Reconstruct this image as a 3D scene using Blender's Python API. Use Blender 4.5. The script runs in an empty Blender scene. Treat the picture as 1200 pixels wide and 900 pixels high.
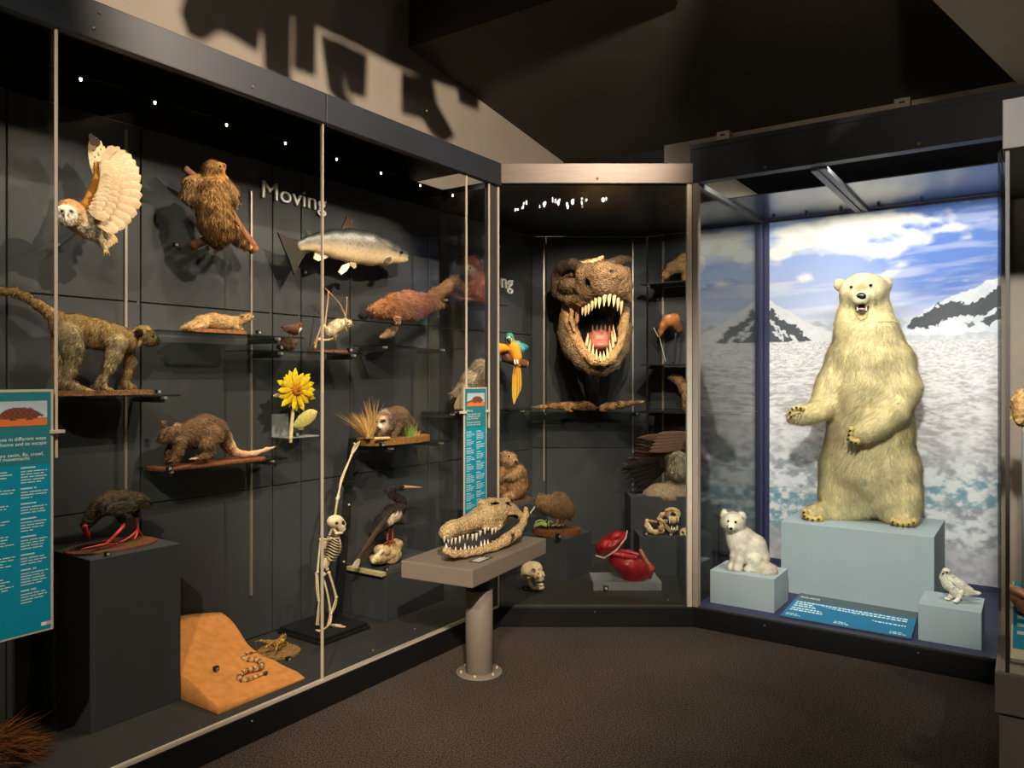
import bpy, bmesh, math, random
import numpy as np
from mathutils import Vector, Matrix

random.seed(7); RNG = np.random.default_rng(7)
SC = bpy.context.scene
COL = SC.collection
FOC = 894.0; EYE = 1.5; HOR = 442.0          # calibrated camera: focal length in px (1200 wide), eye height, horizon row

# ------------------------------------------------------------------ frames of the room
class Frame:
    """vertical plane with origin o; x runs along it, y runs into the case behind it"""
    def __init__(s, o, ang):
        s.o = np.array(o, float); s.ang = ang
        s.d = np.array([math.cos(ang), math.sin(ang)]); s.n = np.array([-math.sin(ang), math.cos(ang)])
    def px(s, px, py, n):
        r = np.array([(px-600)/FOC, 1.0]); t = (n + s.o@s.n)/(r@s.n); p = t*r
        return np.array([(p-s.o)@s.d, n, EYE+(HOR-py)/FOC*t]), t
    def pz(s, px, py, z):
        t = (z-EYE)*FOC/(HOR-py); p = np.array([(px-600)/FOC*t, t])
        return np.array([(p-s.o)@s.d, (p-s.o)@s.n, z])
    def world(s, v):
        p = s.o + v[0]*s.d + v[1]*s.n
        return Vector((p[0], p[1], v[2]))
TH = math.radians(34.4)
LF = Frame((-.082, 4.6), math.pi/2-TH)     # long left case
MF = Frame((0, 4.6), 0.0)                  # corner case
RF = Frame((1.096, 4.6), -TH)              # bear case
TF = Frame((-.177, 4.005), math.radians(62))   # table
KF = Frame((1.66, 2.6), -TH)               # near right case

# ------------------------------------------------------------------ camera, world, lights, exposure
cam = bpy.data.cameras.new('camera'); cam.sensor_width = 36; cam.lens = FOC/1200*36
cam.shift_y = -(450-HOR)/1200; cam.clip_start = .02
camo = bpy.data.objects.new('camera', cam); COL.objects.link(camo)
camo.location = (0, 0, EYE); camo.rotation_euler = (math.pi/2, 0, 0); SC.camera = camo
w = bpy.data.worlds.new('world'); SC.world = w; w.use_nodes = True
w.node_tree.nodes['Background'].inputs[0].default_value = (.9, .8, .7, 1)
w.node_tree.nodes['Background'].inputs[1].default_value = .012
SC.view_settings.view_transform = 'Standard'; SC.view_settings.look = 'None'
SC.view_settings.exposure = 0.0; SC.view_settings.gamma = 1.0; SC.view_settings.use_curve_mapping = False
SC.cycles.transparent_max_bounces = 24
WARM = (1, .85, .66); NEUT = (1, .95, .88)
def spot(name, loc, target, watts, cone, blend=.4, col=WARM, r=.015):
    l = bpy.data.lights.new(name, 'SPOT'); l.energy = watts; l.spot_size = math.radians(cone); l.spot_blend = blend
    l.color = col; l.shadow_soft_size = r
    o = bpy.data.objects.new(name, l); COL.objects.link(o); o.location = loc
    o.rotation_euler = (Vector(target)-Vector(loc)).to_track_quat('-Z', 'Y').to_euler()
    return o
LW = lambda *v: LF.world(v)
# row of narrow lamps hidden in the header of the long case, thrown to the left and down
for s in (-2.35, -1.95, -1.55, -1.15, -.75, -.35, 0.0):
    spot('case_lamp', LW(s+.3, .06, 2.765), LW(s-.05, .62, 1.75), 26, 88, .5)
for s in (-1.9, -.9, .0):
    spot('case_lamp', LW(s+.2, .08, 2.765), LW(s, .5, .4), 20, 60, .6)
# corner case
spot('corner_lamp', (.35, 4.75, 2.63), (.55, 5.9, 1.7), 60, 75, .5)
spot('corner_lamp', (.95, 4.75, 2.63), (.75, 5.9, 1.5), 52, 80, .5)
spot('corner_lamp', (.2, 4.75, 2.63), (-.05, 5.5, 1.2), 28, 70, .5)
spot('corner_lamp', (.6, 4.72, 2.63), (.6, 5.1, .2), 26, 70, .6)
spot('corner_lamp', (.0, 4.75, 2.63), (-.27, 5.2, 1.5), 16, 60, .6)
# bear case: a light strip behind its header and two small lamps for the blocks
RW = lambda *v: RF.world(v)
def strip(name, loc, target, watts, sx, sy, col):
    l = bpy.data.lights.new(name, 'AREA'); l.shape = 'RECTANGLE'; l.size = sx; l.size_y = sy; l.energy = watts; l.color = col
    o = bpy.data.objects.new(name, l); COL.objects.link(o); o.location = loc
    o.rotation_euler = (Vector(target)-Vector(loc)).to_track_quat('-Z', 'X').to_euler(); o.rotation_euler = (o.rotation_euler[0], o.rotation_euler[1], o.rotation_euler[2])
    q = (Vector(target)-Vector(loc)).normalized(); X = Vector((RF.d[0], RF.d[1], 0)); Z = -q; Y = Z.cross(X).normalized(); X = Y.cross(Z)
    o.rotation_euler = Matrix((X, Y, Z)).transposed().to_euler(); return o
strip('bear_strip', RW(.9, .12, 2.705), RW(.9, 1.39, 2.05), 44, 1.6, .07, NEUT)
spot('bear_lamp', RW(.3, .10, 2.74), RW(.22, .30, .45), 44, 44, .6, NEUT, .03)
spot('bear_lamp', RW(1.5, .10, 2.74), RW(1.3, .35, .3), 24, 50, .6, NEUT, .03)
# gallery lamps: one throws the shadows of the hanging boards, the others shine from behind the viewer; the uplight is added
LAMPA = np.array([.9, 2.2, 3.6])
spot('gallery_lamp', LAMPA, LW(-.5, .74, 3.2), 430, 90, .3, (1, .80, .62), .02)
spot('gallery_lamp', (.31, -1.0, 3.77), (-.02, 3.9, .5), 1150, 32, .9, (1, .86, .70), .035)
spot('gallery_lamp', (-.45, -.8, 3.86), RW(.85, .6, 1.0), 1500, 24, .6, (1, .95, .88), .12)
spot('gallery_lamp', (-.5, -.8, 3.7), LW(-2.1, 0, 1.2), 520, 46, .9, (1, .84, .66), .03)
spot('gallery_lamp', (.2, 2.2, 4.2), (.5, 4.55, 2.72), 22, 40, .5, (1, .80, .62), .03)
spot('gallery_lamp', (1.0, 1.2, 3.7), RW(1.15, 0, 2.75), 70, 14, .2, (1, .80, .62), .03)
spot('added_uplight', (-.4, -.5, 2.3), (2.4, 3.1, 3.9), 200, 50, .9, (1, .84, .68), .05)  # added uplight that brightens the soffit and the ceiling
spot('gallery_lamp', (.3, .2, 3.4), KF.world((.2, 0, .7)), 48, 46, .8, (1, .85, .68), .03)
spot('near_case_lamp', KF.world((.8, .12, 2.26)), KF.world((.15, .4, .8)), 30, 100, .5, WARM, .02)

# ------------------------------------------------------------------ colours and procedural materials
def C(h):
    if isinstance(h, str):
        h = [int(h[i:i+2], 16) for i in (0, 2, 4)]
    return np.array([((c/255+.055)/1.055)**2.4 if c > 10.3 else c/255/12.92 for c in h])
def newmat(name):
    m = bpy.data.materials.new(name); m.use_nodes = True
    nt = m.node_tree; return m, nt, nt.nodes['Principled BSDF']
def N(nt, t, **k):
    n = nt.nodes.new(t)
    for a, v in k.items(): setattr(n, a, v)
    return n
def mat_col(name, rough=.8, var=.25, scale=60, bump=.0, metal=0, coat=0, spec=.4, detail=4, stretch=None, cells=0):
    """colour from the mesh attribute, varied by a noise"""
    m, nt, b = newmat(name)
    at = N(nt, 'ShaderNodeAttribute'); at.attribute_name = 'Col'
    tc = N(nt, 'ShaderNodeTexCoord'); no = N(nt, 'ShaderNodeTexNoise'); no.inputs['Scale'].default_value = scale
    no.inputs['Detail'].default_value = detail
    if stretch:
        mp = N(nt, 'ShaderNodeMapping'); mp.inputs['Scale'].default_value = stretch
        nt.links.new(tc.outputs['Object'], mp.inputs[0]); nt.links.new(mp.outputs[0], no.inputs['Vector'])
    else: nt.links.new(tc.outputs['Object'], no.inputs['Vector'])
    mr = N(nt, 'ShaderNodeMapRange'); mr.inputs[1].default_value = .3; mr.inputs[2].default_value = .7
    mr.inputs[3].default_value = 1-var; mr.inputs[4].default_value = 1+var
    nt.links.new(no.outputs[0], mr.inputs[0])
    vm = N(nt, 'ShaderNodeVectorMath', operation='SCALE')
    nt.links.new(at.outputs['Color'], vm.inputs[0]); nt.links.new(mr.outputs[0], vm.inputs['Scale'])
    nt.links.new(vm.outputs[0], b.inputs['Base Color'])
    b.inputs['Roughness'].default_value = rough; b.inputs['Metallic'].default_value = metal
    b.inputs['Coat Weight'].default_value = coat; b.inputs['Specular IOR Level'].default_value = spec
    if bump:
        bp = N(nt, 'ShaderNodeBump'); bp.inputs['Strength'].default_value = bump; bp.inputs['Distance'].default_value = .01
        nt.links.new(no.outputs[0], bp.inputs['Height']); nt.links.new(bp.outputs[0], b.inputs['Normal'])
        if cells:                                                  # pebbled scales
            vo = N(nt, 'ShaderNodeTexVoronoi'); vo.inputs['Scale'].default_value = cells; nt.links.new(tc.outputs['Object'], vo.inputs['Vector'])
            b2 = N(nt, 'ShaderNodeBump', invert=True); b2.inputs['Strength'].default_value = .8; b2.inputs['Distance'].default_value = .012
            nt.links.new(vo.outputs['Distance'], b2.inputs['Height']); nt.links.new(bp.outputs[0], b2.inputs['Normal']); nt.links.new(b2.outputs[0], b.inputs['Normal'])
    return m
def mat_solid(name, col, rough=.6, var=.12, scale=30, bump=0, metal=0, spec=.5, coat=0, stretch=None):
    m, nt, b = newmat(name)
    col = C(col)
    tc = N(nt, 'ShaderNodeTexCoord'); no = N(nt, 'ShaderNodeTexNoise'); no.inputs['Scale'].default_value = scale
    no.inputs['Detail'].default_value = 6
    if stretch:
        mp = N(nt, 'ShaderNodeMapping'); mp.inputs['Scale'].default_value = stretch
        nt.links.new(tc.outputs['Object'], mp.inputs[0]); nt.links.new(mp.outputs[0], no.inputs['Vector'])
    else: nt.links.new(tc.outputs['Object'], no.inputs['Vector'])
    cr = N(nt, 'ShaderNodeValToRGB'); cr.color_ramp.elements[0].position = .3; cr.color_ramp.elements[1].position = .7
    cr.color_ramp.elements[0].color = (*(col*(1-var)), 1); cr.color_ramp.elements[1].color = (*(col*(1+var)), 1)
    nt.links.new(no.outputs[0], cr.inputs[0]); nt.links.new(cr.outputs[0], b.inputs['Base Color'])
    b.inputs['Roughness'].default_value = rough; b.inputs['Metallic'].default_value = metal
    b.inputs['Specular IOR Level'].default_value = spec; b.inputs['Coat Weight'].default_value = coat
    if bump:
        bp = N(nt, 'ShaderNodeBump'); bp.inputs['Strength'].default_value = bump; bp.inputs['Distance'].default_value = .01
        nt.links.new(no.outputs[0], bp.inputs['Height']); nt.links.new(bp.outputs[0], b.inputs['Normal'])
    return m
def mat_glass(name, tint=(.97, .985, .975), ior=1.5, rough=0.0, wavy=0, milk=0):
    m, nt, b = newmat(name); nt.nodes.remove(b)
    out = nt.nodes['Material Output']
    fr = N(nt, 'ShaderNodeFresnel'); ge = N(nt, 'ShaderNodeNewGeometry')
    io = N(nt, 'ShaderNodeMapRange'); io.inputs[3].default_value = ior; io.inputs[4].default_value = 1/ior   # thin pane: no total reflection on the way out
    nt.links.new(ge.outputs['Backfacing'], io.inputs[0]); nt.links.new(io.outputs[0], fr.inputs[0])
    tr = N(nt, 'ShaderNodeBsdfTransparent'); tr.inputs[0].default_value = (*tint, 1)
    gl = N(nt, 'ShaderNodeBsdfGlossy'); gl.inputs['Roughness'].default_value = rough
    mx = N(nt, 'ShaderNodeMixShader')
    nt.links.new(fr.outputs[0], mx.inputs[0]); nt.links.new(tr.outputs[0], mx.inputs[1]); nt.links.new(gl.outputs[0], mx.inputs[2])
    if milk:
        df = N(nt, 'ShaderNodeBsdfDiffuse'); df.inputs[0].default_value = (.8, .82, .8, 1); m2 = N(nt, 'ShaderNodeMixShader'); m2.inputs[0].default_value = milk
        nt.links.new(mx.outputs[0], m2.inputs[1]); nt.links.new(df.outputs[0], m2.inputs[2]); nt.links.new(m2.outputs[0], out.inputs[0])
    else: nt.links.new(mx.outputs[0], out.inputs[0])
    if wavy:
        tc = N(nt, 'ShaderNodeTexCoord'); no = N(nt, 'ShaderNodeTexNoise'); no.inputs['Scale'].default_value = 3.2; no.inputs['Detail'].default_value = 1
        mp = N(nt, 'ShaderNodeMapping'); mp.inputs['Scale'].default_value = (3.4, 1, .8)
        nt.links.new(tc.outputs['Object'], mp.inputs[0]); nt.links.new(mp.outputs[0], no.inputs['Vector'])
        bp = N(nt, 'ShaderNodeBump'); bp.inputs['Strength'].default_value = wavy; bp.inputs['Distance'].default_value = .01
        nt.links.new(no.outputs[0], bp.inputs['Height']); nt.links.new(bp.outputs[0], gl.inputs['Normal'])
    return m
def mat_emit(name, col, s):
    m, nt, b = newmat(name)
    b.inputs['Base Color'].default_value = (*C(col), 1); b.inputs['Emission Color'].default_value = (*C(col), 1)
    b.inputs['Emission Strength'].default_value = s
    return m
M = dict(
    fur=mat_col('fur_coat', .92, .3, 130, .35, spec=.15), strand=mat_col('fur_strands', .9, .1, 30, spec=.15),
    feather=mat_col('feather_vane', .8, .22, 90, .15, spec=.25, stretch=(1, 1, 3)),
    bone=mat_col('bone', .65, .22, 110, .6, spec=.3), pitted=mat_col('pitted_bone', .7, .30, 75, .7, spec=.25, cells=130), smoothbone=mat_col('smooth_bone', .5, .08, 60, .1, spec=.4),
    skin=mat_col('scaly_skin', .6, .3, 90, .5, spec=.4, detail=2, cells=95), wet=mat_col('glossy_skin', .42, .15, 60, .1, spec=.6),
    gloss=mat_col('gloss_black', .15, .05, 10, spec=.6), wood=mat_col('bark_wood', .85, .4, 50, .6, stretch=(2, 2, .6)),
    earth=mat_col('earth', .95, .4, 90, .7, spec=.1), sand=mat_col('sand', .95, .14, 26, .5, spec=.1, detail=8),
    printed=mat_col('print', .5, .0, 10, spec=.3), plant=mat_col('plant', .7, .18, 60, .15, spec=.3),
    paint=mat_col('paint', .55, .05, 20, spec=.4), red=mat_col('red_lacquer', .36, .4, 26, .5, spec=.45, coat=.15),
    panel=mat_solid('charcoal_panel', '3c3e3f', .75, .06, 3, spec=.25), casefloor=mat_solid('dark_case_floor', '302f2d', .6, .06, 8, spec=.3), plinth=mat_solid('charcoal_plinth', '383b3d', .7, .06, 8, spec=.3),
    header=mat_solid('slate_header', '282d35', .5, .06, 5, spec=.4), ceilbox=mat_solid('case_ceiling', '1c1d1f', .35, .1, 5, spec=.5),
    base=mat_solid('black_base', '101011', .6, .1, 8, spec=.3), steel=mat_solid('brushed_steel', 'a89c8e', .42, .1, 40, 0, 0.55, stretch=(1, 1, 30)),
    hsteel=mat_solid('header_steel', '63584f', .4, .12, 6, metal=.3, stretch=(1, 1, 12)), matte=mat_solid('matte_black', '070707', .95, .1, 20, spec=.02), kheader=mat_solid('taupe_header', '4a4540', .6, .05, 8), beige=mat_solid('beige_metal', '9a8f83', .5, .06, 8), post=mat_solid('dark_post', '4a4a49', .45, .08, 20, metal=.3),
    bright=mat_solid('bright_joint', 'd8cdb8', .4, .05, 20, metal=.2), black=mat_solid('black_metal', '161617', .45, .1, 20),
    white=mat_solid('white_letter', 'f2efe8', .6, .02, 10), wall=mat_solid('grey_wall', 'a39a8d', .9, .05, 4, .03),
    ceiling=mat_solid('dark_ceiling', '4b463d', .9, .12, 1.2), soffit=mat_solid('beige_soffit', 'b5aa99', .9, .04, 5),
    taupe=mat_solid('taupe_table', '84776a', .6, .05, 30), block=mat_solid('pale_teal_block', 'a3b0b4', .75, .03, 6),
    navy=mat_solid('navy_frame', '2c2d4e', .6, .05, 8), bearceil=mat_solid('bear_ceiling', '3a4450', .22, .1, 4, spec=.9),
    glass=mat_glass('case_glass', ior=1.24), sideglass=mat_glass('side_glass', ior=1.52), wavyglass=mat_glass('wavy_glass', ior=1.36, wavy=.62), acrylic=mat_glass('acrylic', (.93, .95, .94), 1.49, .05, milk=.2),
    shelfglass=mat_glass('shelf_glass', (.62, .66, .64), 1.5, .02), led=mat_emit('led', 'fff3d8', 6))
def carpet():
    m, nt, b = newmat('brown_carpet')
    tc = N(nt, 'ShaderNodeTexCoord'); n1 = N(nt, 'ShaderNodeTexNoise'); n1.inputs['Scale'].default_value = 150; n1.inputs['Detail'].default_value = 3
    n2 = N(nt, 'ShaderNodeTexNoise'); n2.inputs['Scale'].default_value = 2.2
    for n in (n1, n2): nt.links.new(tc.outputs['Object'], n.inputs['Vector'])
    cr = N(nt, 'ShaderNodeValToRGB'); e = cr.color_ramp.elements
    e[0].position = .38; e[1].position = .62; e[0].color = (*C('2f2823'), 1); e[1].color = (*C('6f6258'), 1)
    nt.links.new(n1.outputs[0], cr.inputs[0])
    mx = N(nt, 'ShaderNodeMix', data_type='RGBA', blend_type='MULTIPLY'); mx.inputs[0].default_value = .35
    nt.links.new(cr.outputs[0], mx.inputs[6]); nt.links.new(n2.outputs[0], mx.inputs[7])
    nt.links.new(mx.outputs[2], b.inputs['Base Color']); b.inputs['Roughness'].default_value = 1; b.inputs['Specular IOR Level'].default_value = .1
    bp = N(nt, 'ShaderNodeBump'); bp.inputs['Strength'].default_value = .6; bp.inputs['Distance'].default_value = .006
    nt.links.new(n1.outputs[0], bp.inputs['Height']); nt.links.new(bp.outputs[0], b.inputs['Normal'])
    return m
M['carpet'] = carpet()

# ------------------------------------------------------------------ mesh helpers
def fastmesh(name, V, F, col=None, mat=None, smooth=True):
    V = np.asarray(V, np.float32).reshape(-1, 3); me = bpy.data.meshes.new(name)
    if isinstance(F, np.ndarray):
        k = F.shape[1]; nf = len(F); flat = F.astype(np.int32).ravel(); starts = np.arange(nf, dtype=np.int32)*k
    else:
        nf = len(F); flat = np.array([i for f in F for i in f], np.int32)
        starts = np.cumsum([0]+[len(f) for f in F[:-1]]).astype(np.int32)
    me.vertices.add(len(V)); me.vertices.foreach_set('co', V.ravel())
    me.loops.add(len(flat)); me.loops.foreach_set('vertex_index', flat)
    me.polygons.add(nf); me.polygons.foreach_set('loop_start', starts)
    me.update(calc_edges=True)
    me.polygons.foreach_set('use_smooth', np.full(nf, smooth, bool))
    if col is not None:
        col = np.asarray(col, np.float32)
        if col.ndim == 1: col = np.tile(col, (len(V), 1))
        a = me.color_attributes.new('Col', 'FLOAT_COLOR', 'POINT')
        a.data.foreach_set('color', np.hstack([col, np.ones((len(V), 1), np.float32)]).astype(np.float32).ravel())
    if mat: me.materials.append(M[mat] if isinstance(mat, str) else mat)
    return me
def link(name, me, parent=None, loc=(0, 0, 0), rotz=0):
    o = bpy.data.objects.new(name, me); COL.objects.link(o); o.location = loc; o.rotation_euler = (0, 0, rotz)
    if parent: o.parent = parent
    return o
def tag(o, label=None, cat=None, group=None, kind=None):
    if label: o['label'] = label
    if cat: o['category'] = cat
    if group: o['group'] = group
    if kind: o['kind'] = kind
    return o
def empty(name, loc, rotz, label, cat, group=None):
    o = bpy.data.objects.new(name, None); COL.objects.link(o); o.location = loc; o.rotation_euler = (0, 0, rotz)
    o.empty_display_size = .05
    return tag(o, label, cat, group)
def boxmesh(name, a, b, mat, bevel=0):
    (x0, y0, z0), (x1, y1, z1) = np.minimum(a, b), np.maximum(a, b)
    if not bevel:
        V = [(x, y, z) for x in (x0, x1) for y in (y0, y1) for z in (z0, z1)]
        F = [(0, 1, 3, 2), (4, 6, 7, 5), (0, 4, 5, 1), (2, 3, 7, 6), (0, 2, 6, 4), (1, 5, 7, 3)]
        return fastmesh(name, V, F, None, mat, False)
    bm = bmesh.new(); bmesh.ops.create_cube(bm, size=1)
    for v in bm.verts: v.co = Vector(((x0+x1)/2+v.co.x*(x1-x0), (y0+y1)/2+v.co.y*(y1-y0), (z0+z1)/2+v.co.z*(z1-z0)))
    bmesh.ops.bevel(bm, geom=bm.edges[:], offset=bevel, segments=2, affect='EDGES', profile=.6)
    me = bpy.data.meshes.new(name); bm.to_mesh(me); bm.free(); me.materials.append(M[mat])
    return me
def box(name, parent, a, b, mat, bevel=0):
    """box from corner a to corner b in the parent's axes; its origin sits at its own bottom centre"""
    a = np.minimum(a, b).astype(float); b2 = np.maximum(a, b).astype(float)
    c = np.array([(a[0]+b2[0])/2, (a[1]+b2[1])/2, a[2]])
    return link(name, boxmesh(name, a-c, b2-c, mat, bevel), parent, c)
def prismmesh(name, poly, z0, z1, mat, col=None, smooth=False):
    n = len(poly); V = [(x, y, z0) for x, y in poly]+[(x, y, z1) for x, y in poly]
    F = [tuple(range(n))[::-1], tuple(range(n, 2*n))]+[(i, (i+1) % n, n+(i+1) % n, n+i) for i in range(n)]
    return fastmesh(name, V, F, col, mat, smooth)
def cylmesh(name, r0, r1, h, mat, seg=32, bev=.0, col=None):
    pr = [(0, 0), (r0-bev, 0), (r0, bev), (r1, h-bev), (r1-bev, h), (0, h)]
    return lathemesh(name, pr, mat, seg, col)
def lathemesh(name, pr, mat, seg=32, col=None):
    V = []; F = []
    for r, z in pr:
        for i in range(seg):
            a = 2*math.pi*i/seg; V.append((r*math.cos(a), r*math.sin(a), z))
    for j in range(len(pr)-1):
        for i in range(seg):
            i2 = (i+1) % seg; F.append((j*seg+i, j*seg+i2, (j+1)*seg+i2, (j+1)*seg+i))
    return fastmesh(name, V, F, col, mat)
def tubedata(P, R, sides=8):
    """tapered tube through points P (3D) with radii R, closed ends"""
    P = [Vector(p) for p in P]; V = []; F = []; n = len(P)
    T = [(P[min(i+1, n-1)]-P[max(i-1, 0)]).normalized() for i in range(n)]
    u = T[0].orthogonal().normalized()
    for i in range(n):
        u = (u-T[i]*u.dot(T[i])).normalized(); v = T[i].cross(u)
        for k in range(sides):
            a = 2*math.pi*k/sides; V.append(P[i]+(u*math.cos(a)+v*math.sin(a))*max(R[i], 1e-4))
    for i in range(n-1):
        for k in range(sides):
            k2 = (k+1) % sides; F.append((i*sides+k, i*sides+k2, (i+1)*sides+k2, (i+1)*sides+k))
    F.append(tuple(range(sides))[::-1]); F.append(tuple(range((n-1)*sides, n*sides)))
    return [tuple(v) for v in V], F
def smoothpath(P, R, sub=5):
    P = np.array(P, float); R = np.array(R, float); n = len(P)
    if n < 3: return P, R
    out = []; ro = []
    for i in range(n-1):
        p0, p1, p2, p3 = P[max(i-1, 0)], P[i], P[i+1], P[min(i+2, n-1)]
        for t in np.linspace(0, 1, sub, endpoint=False):
            out.append(.5*((2*p1)+(-p0+p2)*t+(2*p0-5*p1+4*p2-p3)*t*t+(-p0+3*p1-3*p2+p3)*t**3)); ro.append(R[i]*(1-t)+R[i+1]*t)
    out.append(P[-1]); ro.append(R[-1])
    return np.array(out), np.array(ro)
def textmesh(name, s, mat, size=1.0, ext=.0, align='LEFT', spacing=1.0):
    cu = bpy.data.curves.new('txt', 'FONT'); cu.body = s; cu.size = size; cu.extrude = ext; cu.align_x = align
    cu.space_character = spacing; cu.resolution_u = 3
    o = bpy.data.objects.new('txt', cu); COL.objects.link(o)
    me = bpy.data.meshes.new_from_object(o.evaluated_get(bpy.context.evaluated_depsgraph_get()))
    bpy.data.objects.remove(o); bpy.data.curves.remove(cu); me.name = name
    me.materials.clear(); me.materials.append(M[mat] if isinstance(mat, str) else mat)
    return me
# numpy value noise
def vnoise(x, y, seed=0):
    xi = np.floor(x).astype(int); yi = np.floor(y).astype(int); xf = x-xi; yf = y-yi
    def h(a, b):
        n = (a*374761393+b*668265263+seed*982451653) & 0x7fffffff
        n = ((n ^ (n >> 13))*1274126177) & 0x7fffffff
        return ((n ^ (n >> 16)) & 0xffff)/65535.0
    u = xf*xf*(3-2*xf); v = yf*yf*(3-2*yf)
    return (h(xi, yi)*(1-u)+h(xi+1, yi)*u)*(1-v)+(h(xi, yi+1)*(1-u)+h(xi+1, yi+1)*u)*v
def fbm(x, y, oct=5, seed=0, gain=.5):
    s = 0; a = 1; t = 0
    for i in range(oct):
        s = s+a*vnoise(x*2**i+17.3*i, y*2**i+5.1*i, seed+i); t += a; a *= gain
    return s/t
def sstep(a, b, x):
    t = np.clip((x-a)/(b-a), 0, 1); return t*t*(3-2*t)

# ------------------------------------------------------------------ sculpting: smooth union of tapered limbs and ellipsoids, meshed by surface nets
def surfnets(D):
    ins = D < 0; nx, ny, nz = D.shape
    c = np.zeros((nx-1, ny-1, nz-1), np.int8)
    offs = [(a, b, d) for a in (0, 1) for b in (0, 1) for d in (0, 1)]
    for a, b, d in offs: c += ins[a:nx-1+a, b:ny-1+b, d:nz-1+d]
    act = (c > 0) & (c < 8); I = np.argwhere(act); idx = -np.ones(act.shape, np.int64); idx[act] = np.arange(len(I))
    pos = np.zeros((len(I), 3)); cnt = np.zeros(len(I))
    for a in offs:
        for ax in range(3):
            if a[ax]: continue
            b = list(a); b[ax] = 1
            da = D[I[:, 0]+a[0], I[:, 1]+a[1], I[:, 2]+a[2]]; db = D[I[:, 0]+b[0], I[:, 1]+b[1], I[:, 2]+b[2]]
            m = (da < 0) != (db < 0); t = np.where(m, da/np.where(m, da-db, 1), 0)
            p = np.tile(np.array(a, float), (len(I), 1)); p[:, ax] += t
            pos += p*m[:, None]; cnt += m
    V = I+pos/cnt[:, None]; Fs = []
    for ax in range(3):
        u, v = [(1, 2), (2, 0), (0, 1)][ax]
        sl = [slice(None)]*3; s2 = [slice(None)]*3; sl[ax] = slice(0, -1); s2[ax] = slice(1, None)
        A = ins[tuple(sl)]; B = ins[tuple(s2)]; E = np.argwhere(A != B)
        E = E[(E[:, u] > 0) & (E[:, v] > 0) & (E[:, u] < D.shape[u]-1) & (E[:, v] < D.shape[v]-1)]
        if not len(E): continue
        du = np.zeros(3, int); dv = np.zeros(3, int); du[u] = 1; dv[v] = 1
        q = [idx[tuple((E-k).T)] for k in (du+dv, dv, du*0, du)]
        F = np.stack(q, 1); fl = ~A[tuple(E.T)]; F[fl] = F[fl][:, ::-1]; Fs.append(F)
    return V, np.vstack(Fs)
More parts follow.
